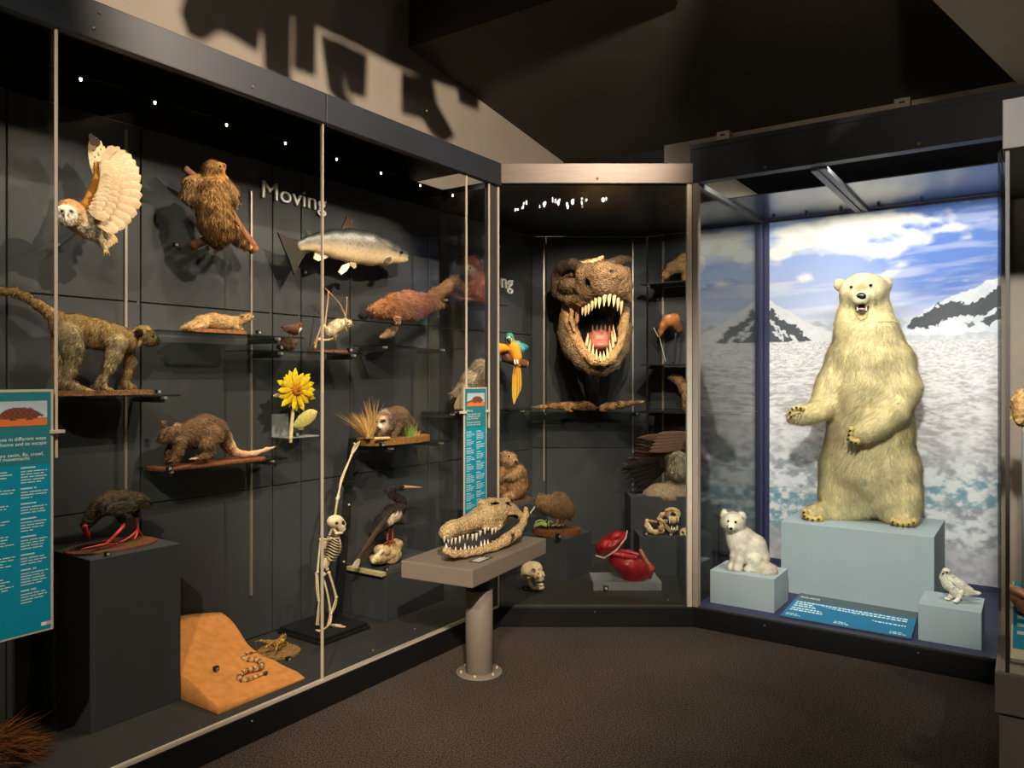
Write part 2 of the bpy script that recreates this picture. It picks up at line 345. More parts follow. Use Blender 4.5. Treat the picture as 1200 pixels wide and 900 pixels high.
class Sculpt:
    def __init__(s, item, k=3.0, flat=1.0):
        s.it = item; s.pr = []; s.kp = k; s.flat = flat
        s.pxm = item.t/FOC
    def c(s, pts, col, op='+', k=None):
        """chain of tapered limbs: (px, py, dn, radius in px)"""
        q = []
        for p in pts:
            v, t = s.it.P(p[0], p[1], p[2]); q.append((v, p[3]*t/FOC))
        if len(q) == 1: q = q*2
        for (a, ra), (b, rb) in zip(q[:-1], q[1:]): s.pr.append(('c', op, C(col), (k or s.kp)*s.pxm, a, b, ra, rb))
        return s
    def e(s, px, py, dn, rx, ry, rn, col, rot=0, op='+', k=None, yaw=0):
        """ellipsoid: radii in px along the picture axes of the plane, rn in px into the case"""
        v, t = s.it.P(px, py, dn); a = math.radians(rot)
        A = s.it.P(px+math.cos(a)*rx, py-math.sin(a)*rx, dn)[0]-v; B = s.it.P(px+math.sin(a)*ry, py+math.cos(a)*ry, dn)[0]-v
        ra = np.linalg.norm(A); rb = np.linalg.norm(B); X = A/ra; Y = np.array([0, 1, 0.]); Z = np.cross(X, Y)
        R = np.stack([X, Y, Z])
        if yaw:
            y = math.radians(yaw); Q = np.array([[math.cos(y), math.sin(y), 0], [-math.sin(y), math.cos(y), 0], [0, 0, 1]]); R = Q@R
        s.pr.append(('e', op, C(col), (k or s.kp)*s.pxm, v, R, np.array([ra, rn*t/FOC, rb]))); return s
    def dist(s, pr, P):
        if pr[0] == 'c':
            a, b, ra, rb = pr[4:]; ab = b-a; L = ab@ab
            t = np.clip(((P-a)@ab)/L, 0, 1) if L > 1e-12 else np.zeros(len(P))
            return np.sqrt((((P-a)-t[:, None]*ab)**2).sum(1))-(ra+t*(rb-ra))
        c, R, r = pr[4:]; q = (P-c)@R.T
        k0 = np.sqrt(((q/r)**2).sum(1)); k1 = np.sqrt(((q/r**2)**2).sum(1))
        return np.where(k1 > 1e-9, k0*(k0-1)/np.maximum(k1, 1e-9), -r.min())
    def build(s, name, mat='fur', N=56, colfn=None, noise=0, nfreq=40, parent=None, top=False):
        lo = np.full(3, 1e9); hi = -lo
        bbs = []
        for p in s.pr:
            if p[0] == 'c': l = np.minimum(p[4]-p[6], p[5]-p[7]); h = np.maximum(p[4]+p[6], p[5]+p[7])
            else:
                e = np.sqrt(((p[5].T*p[6])**2).sum(1)); l = p[4]-e; h = p[4]+e
            bbs.append((l, h))
            if p[1] == '+': lo = np.minimum(lo, l); hi = np.maximum(hi, h)
        hstep = (hi-lo).max()/N; lo = lo-3*hstep; hi = hi+3*hstep
        n = np.ceil((hi-lo)/hstep).astype(int)+1
        ax = [lo[i]+hstep*np.arange(n[i]) for i in range(3)]; D = np.full(n, 1e3)
        for p, (l, h) in zip(s.pr, bbs):
            if p[1] == 'p': continue
            m = p[3]+3*hstep
            i0 = np.clip(np.floor((l-m-lo)/hstep).astype(int), 0, n); i1 = np.clip(np.ceil((h+m-lo)/hstep).astype(int)+1, 0, n)
            sl = tuple(slice(a, b) for a, b in zip(i0, i1))
            g = np.stack(np.meshgrid(*[ax[i][sl[i]] for i in range(3)], indexing='ij'), -1); sh = g.shape[:3]
            if 0 in sh: continue
            d = s.dist(p, g.reshape(-1, 3)).reshape(sh); o = D[sl]; k = p[3]
            if p[1] == '+':
                t = np.clip(.5+.5*(d-o)/k, 0, 1); D[sl] = d*(1-t)+o*t-k*t*(1-t)
            else:
                d = -d; t = np.clip(.5-.5*(d-o)/k, 0, 1); D[sl] = d*(1-t)+o*t+k*t*(1-t)
        V, F = surfnets(D); V = lo+V*hstep
        dd = np.full(len(V), 1e3); col = np.zeros((len(V), 3))
        for p in s.pr:
            d = s.dist(p, V); k = p[3]
            if p[1] == '+':
                t = np.clip(.5+.5*(d-dd)/k, 0, 1); dd = d*(1-t)+dd*t-k*t*(1-t); col = p[2]*(1-t)[:, None]+col*t[:, None]
            else:
                t = sstep(k*.5, -k*.5, d) if p[1] == 'p' else sstep(k*1.0, 0, d); col = p[2]*t[:, None]+col*(1-t)[:, None]
        if noise:
            ph = V*nfreq
            dz = (np.sin(ph[:, 0]+1.7*np.sin(ph[:, 2]))+np.sin(ph[:, 1]*1.3+1.3*np.sin(ph[:, 0]*.7))+np.sin(ph[:, 2]*1.1+1.5*np.sin(ph[:, 1])))/3
            nn = vnormals(V, F); V = V+nn*(dz*noise)[:, None]
        if s.flat != 1: V[:, 1] *= s.flat
        if colfn is not None:
            X, Y = s.it.proj(V); col = colfn(V, X, Y, col)
        me = fastmesh(name, V, F, np.clip(col, 0, 1), mat)
        if top: s.it.mesh_top(me)
        o = link(name, me, parent or s.it.root); o['_v'] = 0; del o['_v']
        s.it.last = (V, F, col); return o
def vnormals(V, F):
    fn = np.cross(V[F[:, 2]]-V[F[:, 0]], V[F[:, 3]]-V[F[:, 1]]); n = np.zeros_like(V)
    for i in range(4): np.add.at(n, F[:, i], fn)
    return n/np.maximum(np.linalg.norm(n, axis=1), 1e-12)[:, None]

class Item:
    """one thing: an Empty at its base; children are placed through picture positions on planes n = n0 + dn"""
    def __init__(s, fr, px, py, n, name, label, cat, group=None):
        s.fr = fr; s.n0 = n; s.base, s.t = fr.px(px, py, n)
        s.root = empty(name, fr.world(s.base), fr.ang, label, cat, group)
    def P(s, px, py, dn=0):
        v, t = s.fr.px(px, py, s.n0+dn); return v-s.base, t
    def proj(s, V):
        g = np.asarray(V)+s.base; p = s.fr.o+g[:, :1]*s.fr.d+g[:, 1:2]*s.fr.n
        return 600+FOC*p[:, 0]/p[:, 1], HOR-FOC*(g[:, 2]-EYE)/p[:, 1]
    def sk(s, k=3.0, flat=1.0): return Sculpt(s, k, flat)
    def tube(s, name, pts, col, mat='wood', sides=8, sub=5, parent=None, cols=None):
        q = [s.P(p[0], p[1], p[2]) for p in pts]; P, R = smoothpath([a for a, t in q], [p[3]*t/FOC for p, (a, t) in zip(pts, q)], sub)
        V, F = tubedata(P, R, sides)
        return link(name, fastmesh(name, V, F, C(col), mat), parent or s.root)
    def cone(s, name, a, b, r, col, mat='smoothbone', parent=None, bend=0):
        """tooth or claw from a=(px,py,dn) to tip b"""
        A, t = s.P(*a); B, _ = s.P(*b); mid = (A+B)/2+np.array([0, bend, 0]); R = r*t/FOC
        V, F = tubedata(*smoothpath([A, mid, B], [R, R*.7, R*.08], 3), 6)
        return link(name, fastmesh(name, V, F, C(col), mat), parent or s.root)
    def plate(s, name, poly, dn, thick, col, mat='paint', parent=None, dn2=None, col2=None):
        """flat piece cut along a picture outline at its own depth, with thickness"""
        n = len(poly); F0 = [s.P(p[0], p[1], dn if len(p) < 3 else p[2])[0] for p in poly]
        c = np.mean(F0, 0); V = [p for p in F0]+[p+np.array([0, thick, 0]) for p in F0]
        F = [tuple(range(n)), tuple(range(n, 2*n))[::-1]]+[(i, n+i, n+(i+1) % n, (i+1) % n) for i in range(n)]
        return link(name, fastmesh(name, V, F, C(col), mat, False), parent or s.root)
    def feather(s, a, b, wpx, col, col2=None, name='feather', mat='feather', curl=0, dn=None, parent=None, tipw=.55, camber=.12, spots=None):
        """a feather, petal or leaf from a=(px,py,dn) to b; width in px"""
        A, t = s.P(*a); B, _ = s.P(*b); d = B-A; L = np.linalg.norm(d); d = d/L
        wd = np.cross(np.array([0, 1., 0]), d); wd /= np.linalg.norm(wd); up = np.cross(d, wd)
        W = wpx*t/FOC/2; prof = [(0, .18), (.12, .5), (.35, .92), (.6, 1), (.8, .86), (.92, tipw), (1, .08)]
        V = []; c = []; c1 = C(col); c2 = C(col2 or col)
        for u, wv in prof:
            for j in (-1, 0, 1):
                V.append(A+d*(u*L)+wd*(j*wv*W)+up*((-camber*W*2 if j == 0 else 0)+curl*L*u*u)); k = c1*(1-u)+c2*u
                c.append(k*(.86 if j == 0 else 1))
        F = []
        for i in range(len(prof)-1):
            for j in (0, 1): F.append((i*3+j, i*3+j+1, i*3+j+4, i*3+j+3))
        V = np.array(V); n = len(V); th = -up*.0015
        V = np.vstack([V, V-th]); F = F+[tuple(i+n for i in f[::-1]) for f in F]
        return link(name, fastmesh(name, V, F, np.vstack([c, c]), mat), parent or s.root)
    def fur(s, n, lpx, wpx, flow=(0, 0, -1), lift=.35, parent=None, jit=.35, var=.28, dark=.75, mask=None, name='fur', tilt=.38):
        V, F, col = s.last; px = s.t/FOC
        fn = np.cross(V[F[:, 2]]-V[F[:, 0]], V[F[:, 3]]-V[F[:, 1]]); ar = np.linalg.norm(fn, axis=1)
        if mask is not None:
            X, Y = s.proj(V[F].mean(1)); ar = ar*mask(X, Y)
        f = RNG.choice(len(F), n, p=ar/ar.sum()); w = RNG.dirichlet((1, 1, 1, 1), n)
        P = (V[F[f]]*w[:, :, None]).sum(1); nv = vnormals(V, F); Nn = (nv[F[f]]*w[:, :, None]).sum(1)
        Nn /= np.maximum(np.linalg.norm(Nn, axis=1), 1e-9)[:, None]
        cl = (col[F[f]]*w[:, :, None]).sum(1); cl = cl*.84+(cl@np.array([.3, .6, .1]))[:, None]*.16
        fl = flow(P) if callable(flow) else np.tile(np.array(flow, float), (n, 1))
        fl = fl+RNG.normal(0, jit, (n, 3)); fl = fl-Nn*(fl*Nn).sum(1)[:, None]
        fl /= np.maximum(np.linalg.norm(fl, axis=1), 1e-9)[:, None]
        d = fl+Nn*lift; d /= np.linalg.norm(d, axis=1)[:, None]
        Ls = lpx*px*RNG.uniform(.6, 1.25, n)[:, None]; W = np.cross(d, Nn); W /= np.maximum(np.linalg.norm(W, axis=1), 1e-9)[:, None]
        W = W*(wpx*px/2); P0 = P-Nn*.15*lpx*px*0
        VV = np.stack([P0-W, P0+W, P0+d*Ls+Nn*0], 1).reshape(-1, 3)
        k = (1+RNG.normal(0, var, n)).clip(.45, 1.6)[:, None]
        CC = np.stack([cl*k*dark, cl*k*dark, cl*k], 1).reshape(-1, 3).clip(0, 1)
        me = fastmesh(name, VV, np.arange(3*n).reshape(-1, 3), CC, 'strand')
        NR = Nn+RNG.normal(0, tilt, (n, 3))+.25*d; NR = np.repeat(NR/np.linalg.norm(NR, axis=1)[:, None], 3, 0); me.normals_split_custom_set_from_vertices([tuple(v) for v in NR])
        o = link(name, me, parent or s.root); o['kind'] = 'stuff'; return o
    def ball(s, name, px, py, dn, r, col, mat='gloss', parent=None, sq=(1, 1, 1)):
        v, t = s.P(px, py, dn); R = r*t/FOC
        me = lathemesh(name, [(math.sin(a)*R, -math.cos(a)*R) for a in np.linspace(0.001, math.pi-.001, 9)], mat, 12, C(col))
        o = link(name, me, parent or s.root, v); o.scale = sq; return o
def eyes(it, pts, r=1.2, col='0c0a08', dn=0):
    for p in pts: it.ball('eye', p[0], p[1], p[2] if len(p) > 2 else dn, r, col)
def oval_board(it, px0, px1, py, dn0, dn1, h, col, name='base_board', mat='earth', shape=2.6, top=True):
    """flat board under a specimen: its top at row py, seen from column px0 to px1; depth dn0..dn1 (m)"""
    m, t = it.P((px0+px1)/2, py); z = m[2]; cx, cy = m[0], (dn0+dn1)/2; ry = (dn1-dn0)/2; W = (px1-px0)/2*t/FOC
    r = np.array([((px0+px1)/2-600)/FOC, 1.0]); r = r/np.linalg.norm(r); per = np.array([r[1], -r[0]])
    c_, s_ = abs(it.fr.d@per), abs(it.fr.n@per)
    rx = (math.sqrt(max(W*W-(ry*s_)**2, W*W*.1)) if shape < 3.5 else max(W-.85*ry*s_, .3*W))/c_
    poly = []
    for i in range(36):
        t = 2*math.pi*i/36; c, s_ = math.cos(t), math.sin(t)
        poly.append((cx+rx*abs(c)**(2/shape)*np.sign(c), cy+ry*abs(s_)**(2/shape)*np.sign(s_)))
    return link(name, prismmesh(name, poly, z-h, z, mat, C(col)), it.root)
def MN(px, n): return LF.px(px, 442, n)[1]-4.6        # depth in the corner frame of a point of the long back wall
M['lens'] = mat_emit('spot_lens', 'fff0d8', 420)
# ================================================================== SETTING
def struct(name, me, loc=(0, 0, 0), rotz=0): return tag(link(name, me, None, loc, rotz), kind='structure')
def lw(s, n, z=0): v = LF.world((s, n, z)); return (v.x, v.y)
def rw(s, n, z=0): v = RF.world((s, n, z)); return (v.x, v.y)
struct('floor', prismmesh('floor', [(-4.2, -1.8), (4.6, -1.8), (4.6, 7.5), (-4.2, 7.5)], -.05, 0, 'carpet'))
struct('wall_left', boxmesh('wall_left', (-3.6, .76, 0), (2.06, .86, 5.0), 'wall'), (-.082, 4.6, 0), LF.ang)
struct('wall_right', boxmesh('wall_right', (-.80, 1.43, 0), (4.2, 1.53, 3.9), 'wall'), (1.096, 4.6, 0), RF.ang)
# low ceiling rising away from the right wall, with a fold up to the high ceiling
def ceil_z(s): return 3.40+.145*(2.04-s)
def ceilpt(s, n, dz=0): v = LF.world((s, n, ceil_z(s)+dz)); return tuple(v)
q = [(2.15, .80), (.0445, .80), (.0445, -4.0), (2.15, -4.0)]
V = [ceilpt(*p) for p in q]+[ceilpt(p[0], p[1], .08) for p in q]
struct('ceiling', fastmesh('ceiling', V, [(0, 1, 2, 3), (7, 6, 5, 4), (0, 4, 5, 1), (1, 5, 6, 2), (2, 6, 7, 3), (3, 7, 4, 0)], None, 'ceiling', False))
struct('ceiling_bulkhead', boxmesh('ceiling_bulkhead', (.045, -4, ceil_z(.0445)), (.10, .80, 5.0), 'ceiling'), (-.082, 4.6, 0), LF.ang)
struct('ceiling_high', boxmesh('ceiling_high', (-3.6, -4.0, 5.0), (.10, .86, 5.08), 'ceiling'), (-.082, 4.6, 0), LF.ang)
struct('trim_1', prismmesh('trim_1', [(1.20, 2.49), (2.2, 1.35), (4.3, 3.4), (3.30, 4.48)], 2.9, 3.25, 'soffit'))
struct('trim_2', boxmesh('trim_2', (-.75, .7, 0), (.75, .74, .001), 'wall')) if False else None

# ================================================================== LONG LEFT CASE
caseL = empty('display_case', (-.082, 4.6, 0), LF.ang, 'long dark glass display case of mounted animals along the left wall', 'display case')
S0 = -3.1
box('case_base', caseL, (S0, -.02, 0), (-.005, .10, .118), 'base', .004)
box('case_floor', caseL, (S0, .005, .06), (0, .74, .12), 'casefloor')
box('base_rail', caseL, (S0, -.012, .118), (-.01, .012, .128), 'bright')
for a, b in ((S0, -1.384), (-1.380, -.005)): box('header_panel', caseL, (a, -.03, 2.648), (b, .012, 2.782), 'header', .003)
box('case_ceiling', caseL, (S0, .35, 2.655), (0, .74, 2.658), 'matte')       # lamps sit above its open front edge
box('case_roof', caseL, (S0, -.02, 2.773), (0, .755, 2.781), 'black'); box('header_back', caseL, (S0, .74, 2.66), (0, .755, 2.773), 'black')
VG = [S0, -2.367, -1.81, -1.07, -.875, .335, .62, 1.51]; HG = [.12, .91, 1.845, 2.655]
for a, b in zip(VG[:-1], VG[1:]):
    for c, d in zip(HG[:-1], HG[1:]):
        box('back_panel', caseL, (a+.004, .74, c+.004), (b-.004, .757, d-.003), 'panel', .002)
for a, b in ((S0, -2.527), (-2.523, -1.384), (-1.380, -.328), (-.324, -.11)):
    box('glass_pane', caseL, (a, -.004, .128), (b, .004, 2.648), 'glass')
box('pane_joint', caseL, (-1.3833, -.008, .128), (-1.3777, .006, 2.648), 'bright')
def strut(s, z0, z1):
    o = box('joint_strip', caseL, (s-.0042, -.014, z0), (s+.0042, -.004, z1), 'bright', .002); return o
strut(-2.525, 1.235, 2.645); strut(-.326, 1.20, 2.645); strut(-.108, 1.20, 2.645)
box('end_post', caseL, (-.098, -.006, .128), (-.012, .03, 2.648), 'post', .004)
box('end_post', caseL, (-.020, -.012, .128), (-.006, .004, 2.648), 'bright', .002)
for px in (97, 184, 268, 337, 397, 449, 495, 533):        # little lamp heads under the case ceiling
    v = LF.pz(px, HOR-(442-92)/(1213-97)*(1213-px), 2.65)
    o = link('lamp_head', lathemesh('lamp_head', [(0, -.006), (.003, -.005), (.005, 0), (.005, .01), (0, .01)], 'led', 10), caseL, (v[0], .372, 2.648))
def standard(parent, s, z0, z1, n=.74, mat='steel'):
    """slotted upright on the back wall"""
    r = box('upright_rail', parent, (s-.0055, n-.012, z0), (s+.0055, n, z1), mat)
    return r
for px, z0, z1 in ((148, .95, 2.62), (295, .35, 2.48), (412, .5, 2.45), (503, .45, 2.45)):
    standard(caseL, LF.px(px, 442, .728)[0][0], z0, z1, .74, 'post' if px > 400 else 'steel')
def screw(parent, v, r=.006):
    link('screw', lathemesh('screw', [(0, 0), (r, 0), (r, .003), (0, .005)], 'steel', 8), parent, v).rotation_euler = (math.pi/2, 0, 0)
for px, py in ((117, 15), (110, 33), (296, 102), (500, 130)):
    v, _ = LF.px(px, py, -.03); screw(caseL, v)
for px, py in ((295, 845), (437, 762), (486, 737)):
    v, _ = LF.px(px, py, -.02); screw(caseL, v, .004)

# wall lettering
def lettering(s, frame, px0, px1, py_base, n, cap, name, label, fit=None):
    v, t = frame.px(px0, py_base, n); v1, _ = frame.px(px1, py_base, n)
    root = empty(name, frame.world(v), frame.ang, label, 'lettering')
    me0 = textmesh('letter', s, 'white', 1, .0); co = np.array([p.co[:] for p in me0.vertices]); wx = co[:, 0].max()-co[:, 0].min()
    bpy.data.meshes.remove(me0)
    cu = .715; sc_z = cap/cu; sc_x = (v1[0]-v[0])/wx; x = 0
    for ch in s:                                             # every letter is a piece of its own
        m1 = textmesh('letter', ch, 'white', 1, .012); co = np.array([p.co[:] for p in m1.vertices])
        adv = textmesh('letter', ch+'|', 'white', 1, 0); ac = np.array([p.co[:] for p in adv.vertices])[:, 0].max(); bpy.data.meshes.remove(adv)
        bar = textmesh('letter', '|', 'white', 1, 0); bc = np.array([p.co[:] for p in bar.vertices])[:, 0].max(); bpy.data.meshes.remove(bar)
        W = np.zeros_like(co); W[:, 0] = (co[:, 0]+x)*sc_x; W[:, 1] = -co[:, 2]*.5; W[:, 2] = co[:, 1]*sc_z
        m1.vertices.foreach_set('co', W.astype(np.float32).ravel()); m1.update()
        link('letter', m1, root); x += ac-bc
    return root
lettering('Moving', LF, 305, 380, 230.5, .732, .094, 'wall_lettering', 'white word Moving on the dark back wall above the salmon')
lettering('ng', LF, 586.5, 600, 337, .732, .115, 'wall_lettering', 'white letters ng on the dark wall left of the dinosaur head')

# ================================================================== CORNER CASE
caseM = empty('display_case', (0, 4.6, 0), 0, 'corner glass display case with the dinosaur head and a brushed metal header', 'display case')
def wm(p): return (p[0], p[1]-4.6)
poly = [lw(0, 0), (1.096, 4.6), rw(0, 1.385), (1.106, 6.26), (.16, 6.26), lw(0, .74)]
link('case_floor', prismmesh('case_floor', [wm(p) for p in poly], .06, .12, 'casefloor'), caseM)
link('case_ceiling', prismmesh('case_ceiling', [wm(p) for p in poly], 2.655, 2.69, 'ceilbox'), caseM)
box('case_base', caseM, (-.08, -.02, 0), (1.09, .08, .118), 'base', .004)
box('base_rail', caseM, (-.08, -.012, .118), (1.09, .012, .128), 'post')
box('header_panel', caseM, (-.066, -.03, 2.662), (1.085, .09, 2.782), 'hsteel', .003)
box('glass_pane', caseM, (-.07, -.004, .128), (1.085, .004, 2.662), 'wavyglass')
for a, b in ((.16, .28), (.28, .99), (.99, 1.106)):
    for c, d in ((.12, .92), (.92, 1.12), (1.12, 2.655)):
        box('back_panel', caseM, (a+.003, 1.66, c+.003), (b-.003, 1.675, d-.003), 'panel', .002)
standard(caseM, .262, .65, 2.60, 1.66); standard(caseM, .990, .30, 2.60, 1.66)
box('frame_post', caseM, (1.052, -.02, .12), (1.082, .02, 2.662), 'bright', .003)
for a, b in ((-.93, -.5), (-.5, -.01)):        # right-hand back wall of the corner, in line with the bear case's back
    for c, d in ((.12, 1.24), (1.24, 2.655)):
        o = box('back_panel', caseM, (0, 0, 0), (1, 1, 1), 'panel')
        bpy.data.objects.remove(o)
        me = boxmesh('back_panel', (a+.003, 1.395, c+.003), (b-.003, 1.41, d-.003), 'panel', .002)
        link('back_panel', me, caseM, (1.096, 0, 0), RF.ang)
me = boxmesh('upright_rail', (-.80, 1.383, .35), (-.784, 1.395, 2.6), 'steel'); link('upright_rail', me, caseM, (1.096, 0, 0), RF.ang)
v, _ = MF.px(700, 209, -.03); screw(caseM, v, .008)
for px, py in ((697, 717), (783, 703)): v, _ = MF.px(px, py, -.02); screw(caseM, v, .004)

# ================================================================== BEAR CASE
caseR = empty('display_case', (1.096, 4.6, 0), RF.ang, 'tall lit glass display case holding the polar bear in front of an icy backdrop', 'display case')
RX = 1.86
box('case_base', caseR, (-.005, -.02, 0), (RX, .10, .118), 'base', .004)
box('base_rail', caseR, (0, -.012, .118), (RX, .010, .126), 'post')
box('case_floor', caseR, (0, .01, .06), (RX, 1.39, .12), 'navy')
box('header_panel', caseR, (-.012, -.03, 2.668), (RX, .05, 2.885), 'header', .003)
box('header_cap', caseR, (-.012, -.036, 2.862), (RX, .02, 2.892), 'header', .002)
box('roof_panel', caseR, (0, .05, 2.86), (RX, 1.40, 2.885), 'matte'); box('ceiling_edge', caseR, (.02, .545, 2.675), (RX-.02, .55, 2.681), 'matte')
for a, b in ((.02, .66), (.74, RX-.02)): box('ceiling_glass', caseR, (a, .55, 2.676), (b, 1.37, 2.679), 'bearceil')
box('ceiling_bar', caseR, (.66, .05, 2.650), (.70, 1.38, 2.684), 'post', .004); box('ceiling_bar', caseR, (.705, .05, 2.655), (.74, 1.38, 2.684), 'post', .004)
box('ceiling_rail', caseR, (0, .02, 2.652), (.025, 1.38, 2.684), 'post', .003)
for s in (.12, .35, .58, .82, 1.08): link('ceiling_screw', lathemesh('ceiling_screw', [(0, -.02), (.012, -.018), (.014, 0)], 'black', 10), caseR, (s, 1.28, 2.672))
box('glass_pane', caseR, (.03, -.004, .126), (RX-.05, .004, 2.668), 'glass')
box('side_glass', caseR, (-.004, .04, .12), (.004, 1.37, 2.668), 'sideglass')
box('side_wall', caseR, (RX, 0, 0), (RX+.03, 1.40, 2.86), 'black')
box('back_panel', caseR, (0, 1.392, .12), (RX, 1.41, 2.86), 'navy')
box('frame_post', caseR, (-.028, -.02, .12), (-.004, .03, 2.668), 'steel', .004)
box('frame_post', caseR, (-.002, -.018, .12), (.032, .03, 2.668), 'beige', .004)
box('corner_post', caseR, (-.012, 1.34, .12), (.02, 1.392, 2.668), 'navy', .003)
for px, py in ((897, 196), (1077, 168)): v, _ = RF.px(px, py, -.03); screw(caseR, v, .008)
for px, py in ((896, 733), (1076, 765)): v, _ = RF.px(px, py, -.02); screw(caseR, v, .004)
# small boxes standing on the header
for (a, b, y, lab) in ((841, 857, 168, 'small beige box on the bear case header, the left one'), (1049, 1067, 132, 'small beige box on the bear case header, the right one above the bear')):
    v, t = RF.px((a+b)/2, y, .0); w_ = (b-a)*t/FOC/2*.95; z = 2.892
    it = empty('header_box', RF.world((v[0], .0, z)), RF.ang, lab, 'box', 'small boxes on the bear case header')
    box('housing', it, (-w_, -.03, 0), (w_, .03, .05), 'beige', .004); box('vent_slot', it, (-w_*.35, -.032, .022), (w_*.35, -.028, .032), 'black')

# printed backdrop
def mural():
    s0, s1, z0, z1 = .058, 1.80, .15, 2.655; nx, nz = 330, 470
    S, Z = np.meshgrid(np.linspace(s0, s1, nx), np.linspace(z0, z1, nz), indexing='ij'); s = S.ravel(); z = Z.ravel()
    hz = 1.762-.012*s
    g = RF.o[None]+s[:, None]*RF.d[None]+1.388*RF.n[None]; X = 600+FOC*g[:, 0]/g[:, 1]; Y = HOR-FOC*(z-EYE)/g[:, 1]     # the print is laid out on the picture plane it was read from
    # sky
    t = sstep(395, 250, Y); sky = C('c3cbe6')*(1-t)[:, None]+C('7f9fdc')*t[:, None]
    deep = sstep(985, 1105, X+40*(fbm(X*.02, Y*.03, 3, 5)-.5)+(330-Y)*.25)*sstep(372, 335, Y+14*(fbm(X*.02, Y*.1, 3, 6)-.5)); sky = sky*(1-.85*deep)[:, None]+C('3d6dc8')*(.85*deep)[:, None]
    stre = sstep(.40, .72, fbm(X*.016+Y*.01, Y*.12+X*.012, 5, 11)); stre *= (1-.45*deep); sky = sky*(1-.6*stre)[:, None]+C('dfe1ec')*(.6*stre)[:, None]
    big = 0
    for cx, cy, rx, ry, k in ((1000, 272, 60, 20, 1), (960, 266, 40, 14, .9), (1052, 258, 50, 12, .95), (1040, 292, 36, 10, .9), (925, 280, 26, 12, .9), (1075, 278, 26, 10, .7), (1061, 310, 11, 5, .8), (1042, 322, 15, 7, 1), (944, 324, 13, 6, .95), (1112, 268, 26, 5, .75), (912, 297, 20, 10, .9), (1158, 258, 34, 7, .6), (1000, 395, 0.1, .1, 0), (1130, 280, 14, 5, .4)):
        big = big+k*np.exp(-((X-cx)/rx)**2-((Y-cy-(X-cx)*(-.12))/ry)**2)
    big = big-.8*np.exp(-((X-1063)/13)**2-((Y-263)/5)**2)
    n = fbm(X*.045+3, Y*.085, 6, 21); c = sstep(.22, .80, big*.75+(n-.5)*1.0)
    cl = C('f6f4ec')*(1-.22*sstep(.45, .8, fbm(X*.06, Y*.11+.3, 5, 31)))[:, None]
    col = sky*(1-c)[:, None]+cl*c[:, None]
    hb = sstep(360, 396, Y)*.75; col = col*(1-hb)[:, None]+C('e9e6e6')*hb[:, None]
    def inpoly(P, wob, seed, f=.09):
        x = X+wob*(fbm(X*f, Y*f, 4, seed)-.5)*2; y = Y+wob*(fbm(X*f+9, Y*f+4, 4, seed+1)-.5)*2; r = np.zeros(len(x), bool); m = len(P)
        for i in range(m):
            (x1, y1), (x2, y2) = P[i], P[(i+1) % m]
            if y1 == y2: continue
            r ^= ((y1 > y) != (y2 > y)) & (x < (x2-x1)*(y-y1)/(y2-y1)+x1)
        return r
    def put(P, colr, wob, seed, amp=.25, f=.09):
        nonlocal col
        m = inpoly(P, wob, seed, f); k = C(colr)[None]*(1-amp/2+amp*fbm(X*.14, Y*.2, 4, seed+5))[:, None]; col = np.where(m[:, None], k, col)
    put([(880, 396), (1200, 390), (1200, 376), (1100, 382), (1050, 374), (1000, 381), (960, 378), (880, 380)], 'c3c6d2', 5, 41, .4)
    put([(860, 402), (860, 340), (902, 350), (925, 366), (950, 380), (985, 390), (1000, 402)], 'e4e3e7', 3, 43, .25)
    put([(860, 402), (860, 352), (905, 364), (918, 376), (934, 384), (948, 398), (952, 402)], '55585e', 6, 45, .4, .22)
    for k, (x, y) in enumerate(((908, 380), (918, 390), (930, 396), (912, 394))): put([(x-6, y-4), (x-2, y-5), (x+7, y+5), (x+3, y+6)], 'e2e2e6', 5, 46+k, .2, .2)
    put([(1040, 402), (1062, 380), (1085, 362), (1110, 349), (1135, 341), (1160, 328), (1240, 296), (1240, 402)], 'e0e4ec', 4, 53, .3)
    put([(1061, 383), (1068, 375), (1092, 361), (1112, 354), (1126, 351), (1128, 358), (1144, 354), (1172, 337), (1240, 300), (1240, 352), (1172, 360), (1146, 371), (1118, 370), (1096, 382), (1072, 384)], '4f5359', 5, 55, .35, .2)
    put([(1148, 376), (1172, 362), (1240, 350), (1240, 372), (1172, 374), (1158, 381)], '565a60', 4, 57, .35, .2); put([(1162, 394), (1172, 385), (1240, 380), (1240, 402), (1172, 398)], '5c6066', 4, 59, .3, .2); put([(1130, 378), (1140, 377), (1142, 382), (1134, 384)], '7b7e85', 3, 61, .3, .2)
    put([(1050, 394), (1240, 386), (1240, 404), (1050, 402)], 'cfd2da', 4, 63, .5)
    # ice field
    ice = sstep(.004, -.004, z-hz); d = np.maximum(hz-z, .0); per = 1/(.10+d)              # prints a receding ice field
    u = (s-.8)*per*1.7; v = per*2.3
    tex = fbm(u*4.0, v*5, 6, 71, .62); l2 = fbm(u*10, v*14, 4, 77, .6)
    sh = sstep(.30, .62, tex*.6+l2*.4); base = C('b7b0b3')*(1-sh)[:, None]+C('f3eff0')*sh[:, None]
    fine = sstep(.60, .9, d+.35*(tex-.5)); lump = fbm(s*17, z*24, 6, 81, .6); lsh = sstep(.3, .66, lump)
    b2 = C('a3a8b0')*(1-lsh)[:, None]+C('eff0f2')*lsh[:, None]
    teal = sstep(.56, .68, fbm(s*3.2, z*8, 4, 91)*.7+.42*np.exp(-((d-1.16+.18*(s-.7))/.20)**2)); teal = teal*sstep(.62, .42, lump); b2 = b2*(1-.6*teal)[:, None]+(C('69a9bd')*(.7+.7*lump)[:, None])*(.6*teal)[:, None]
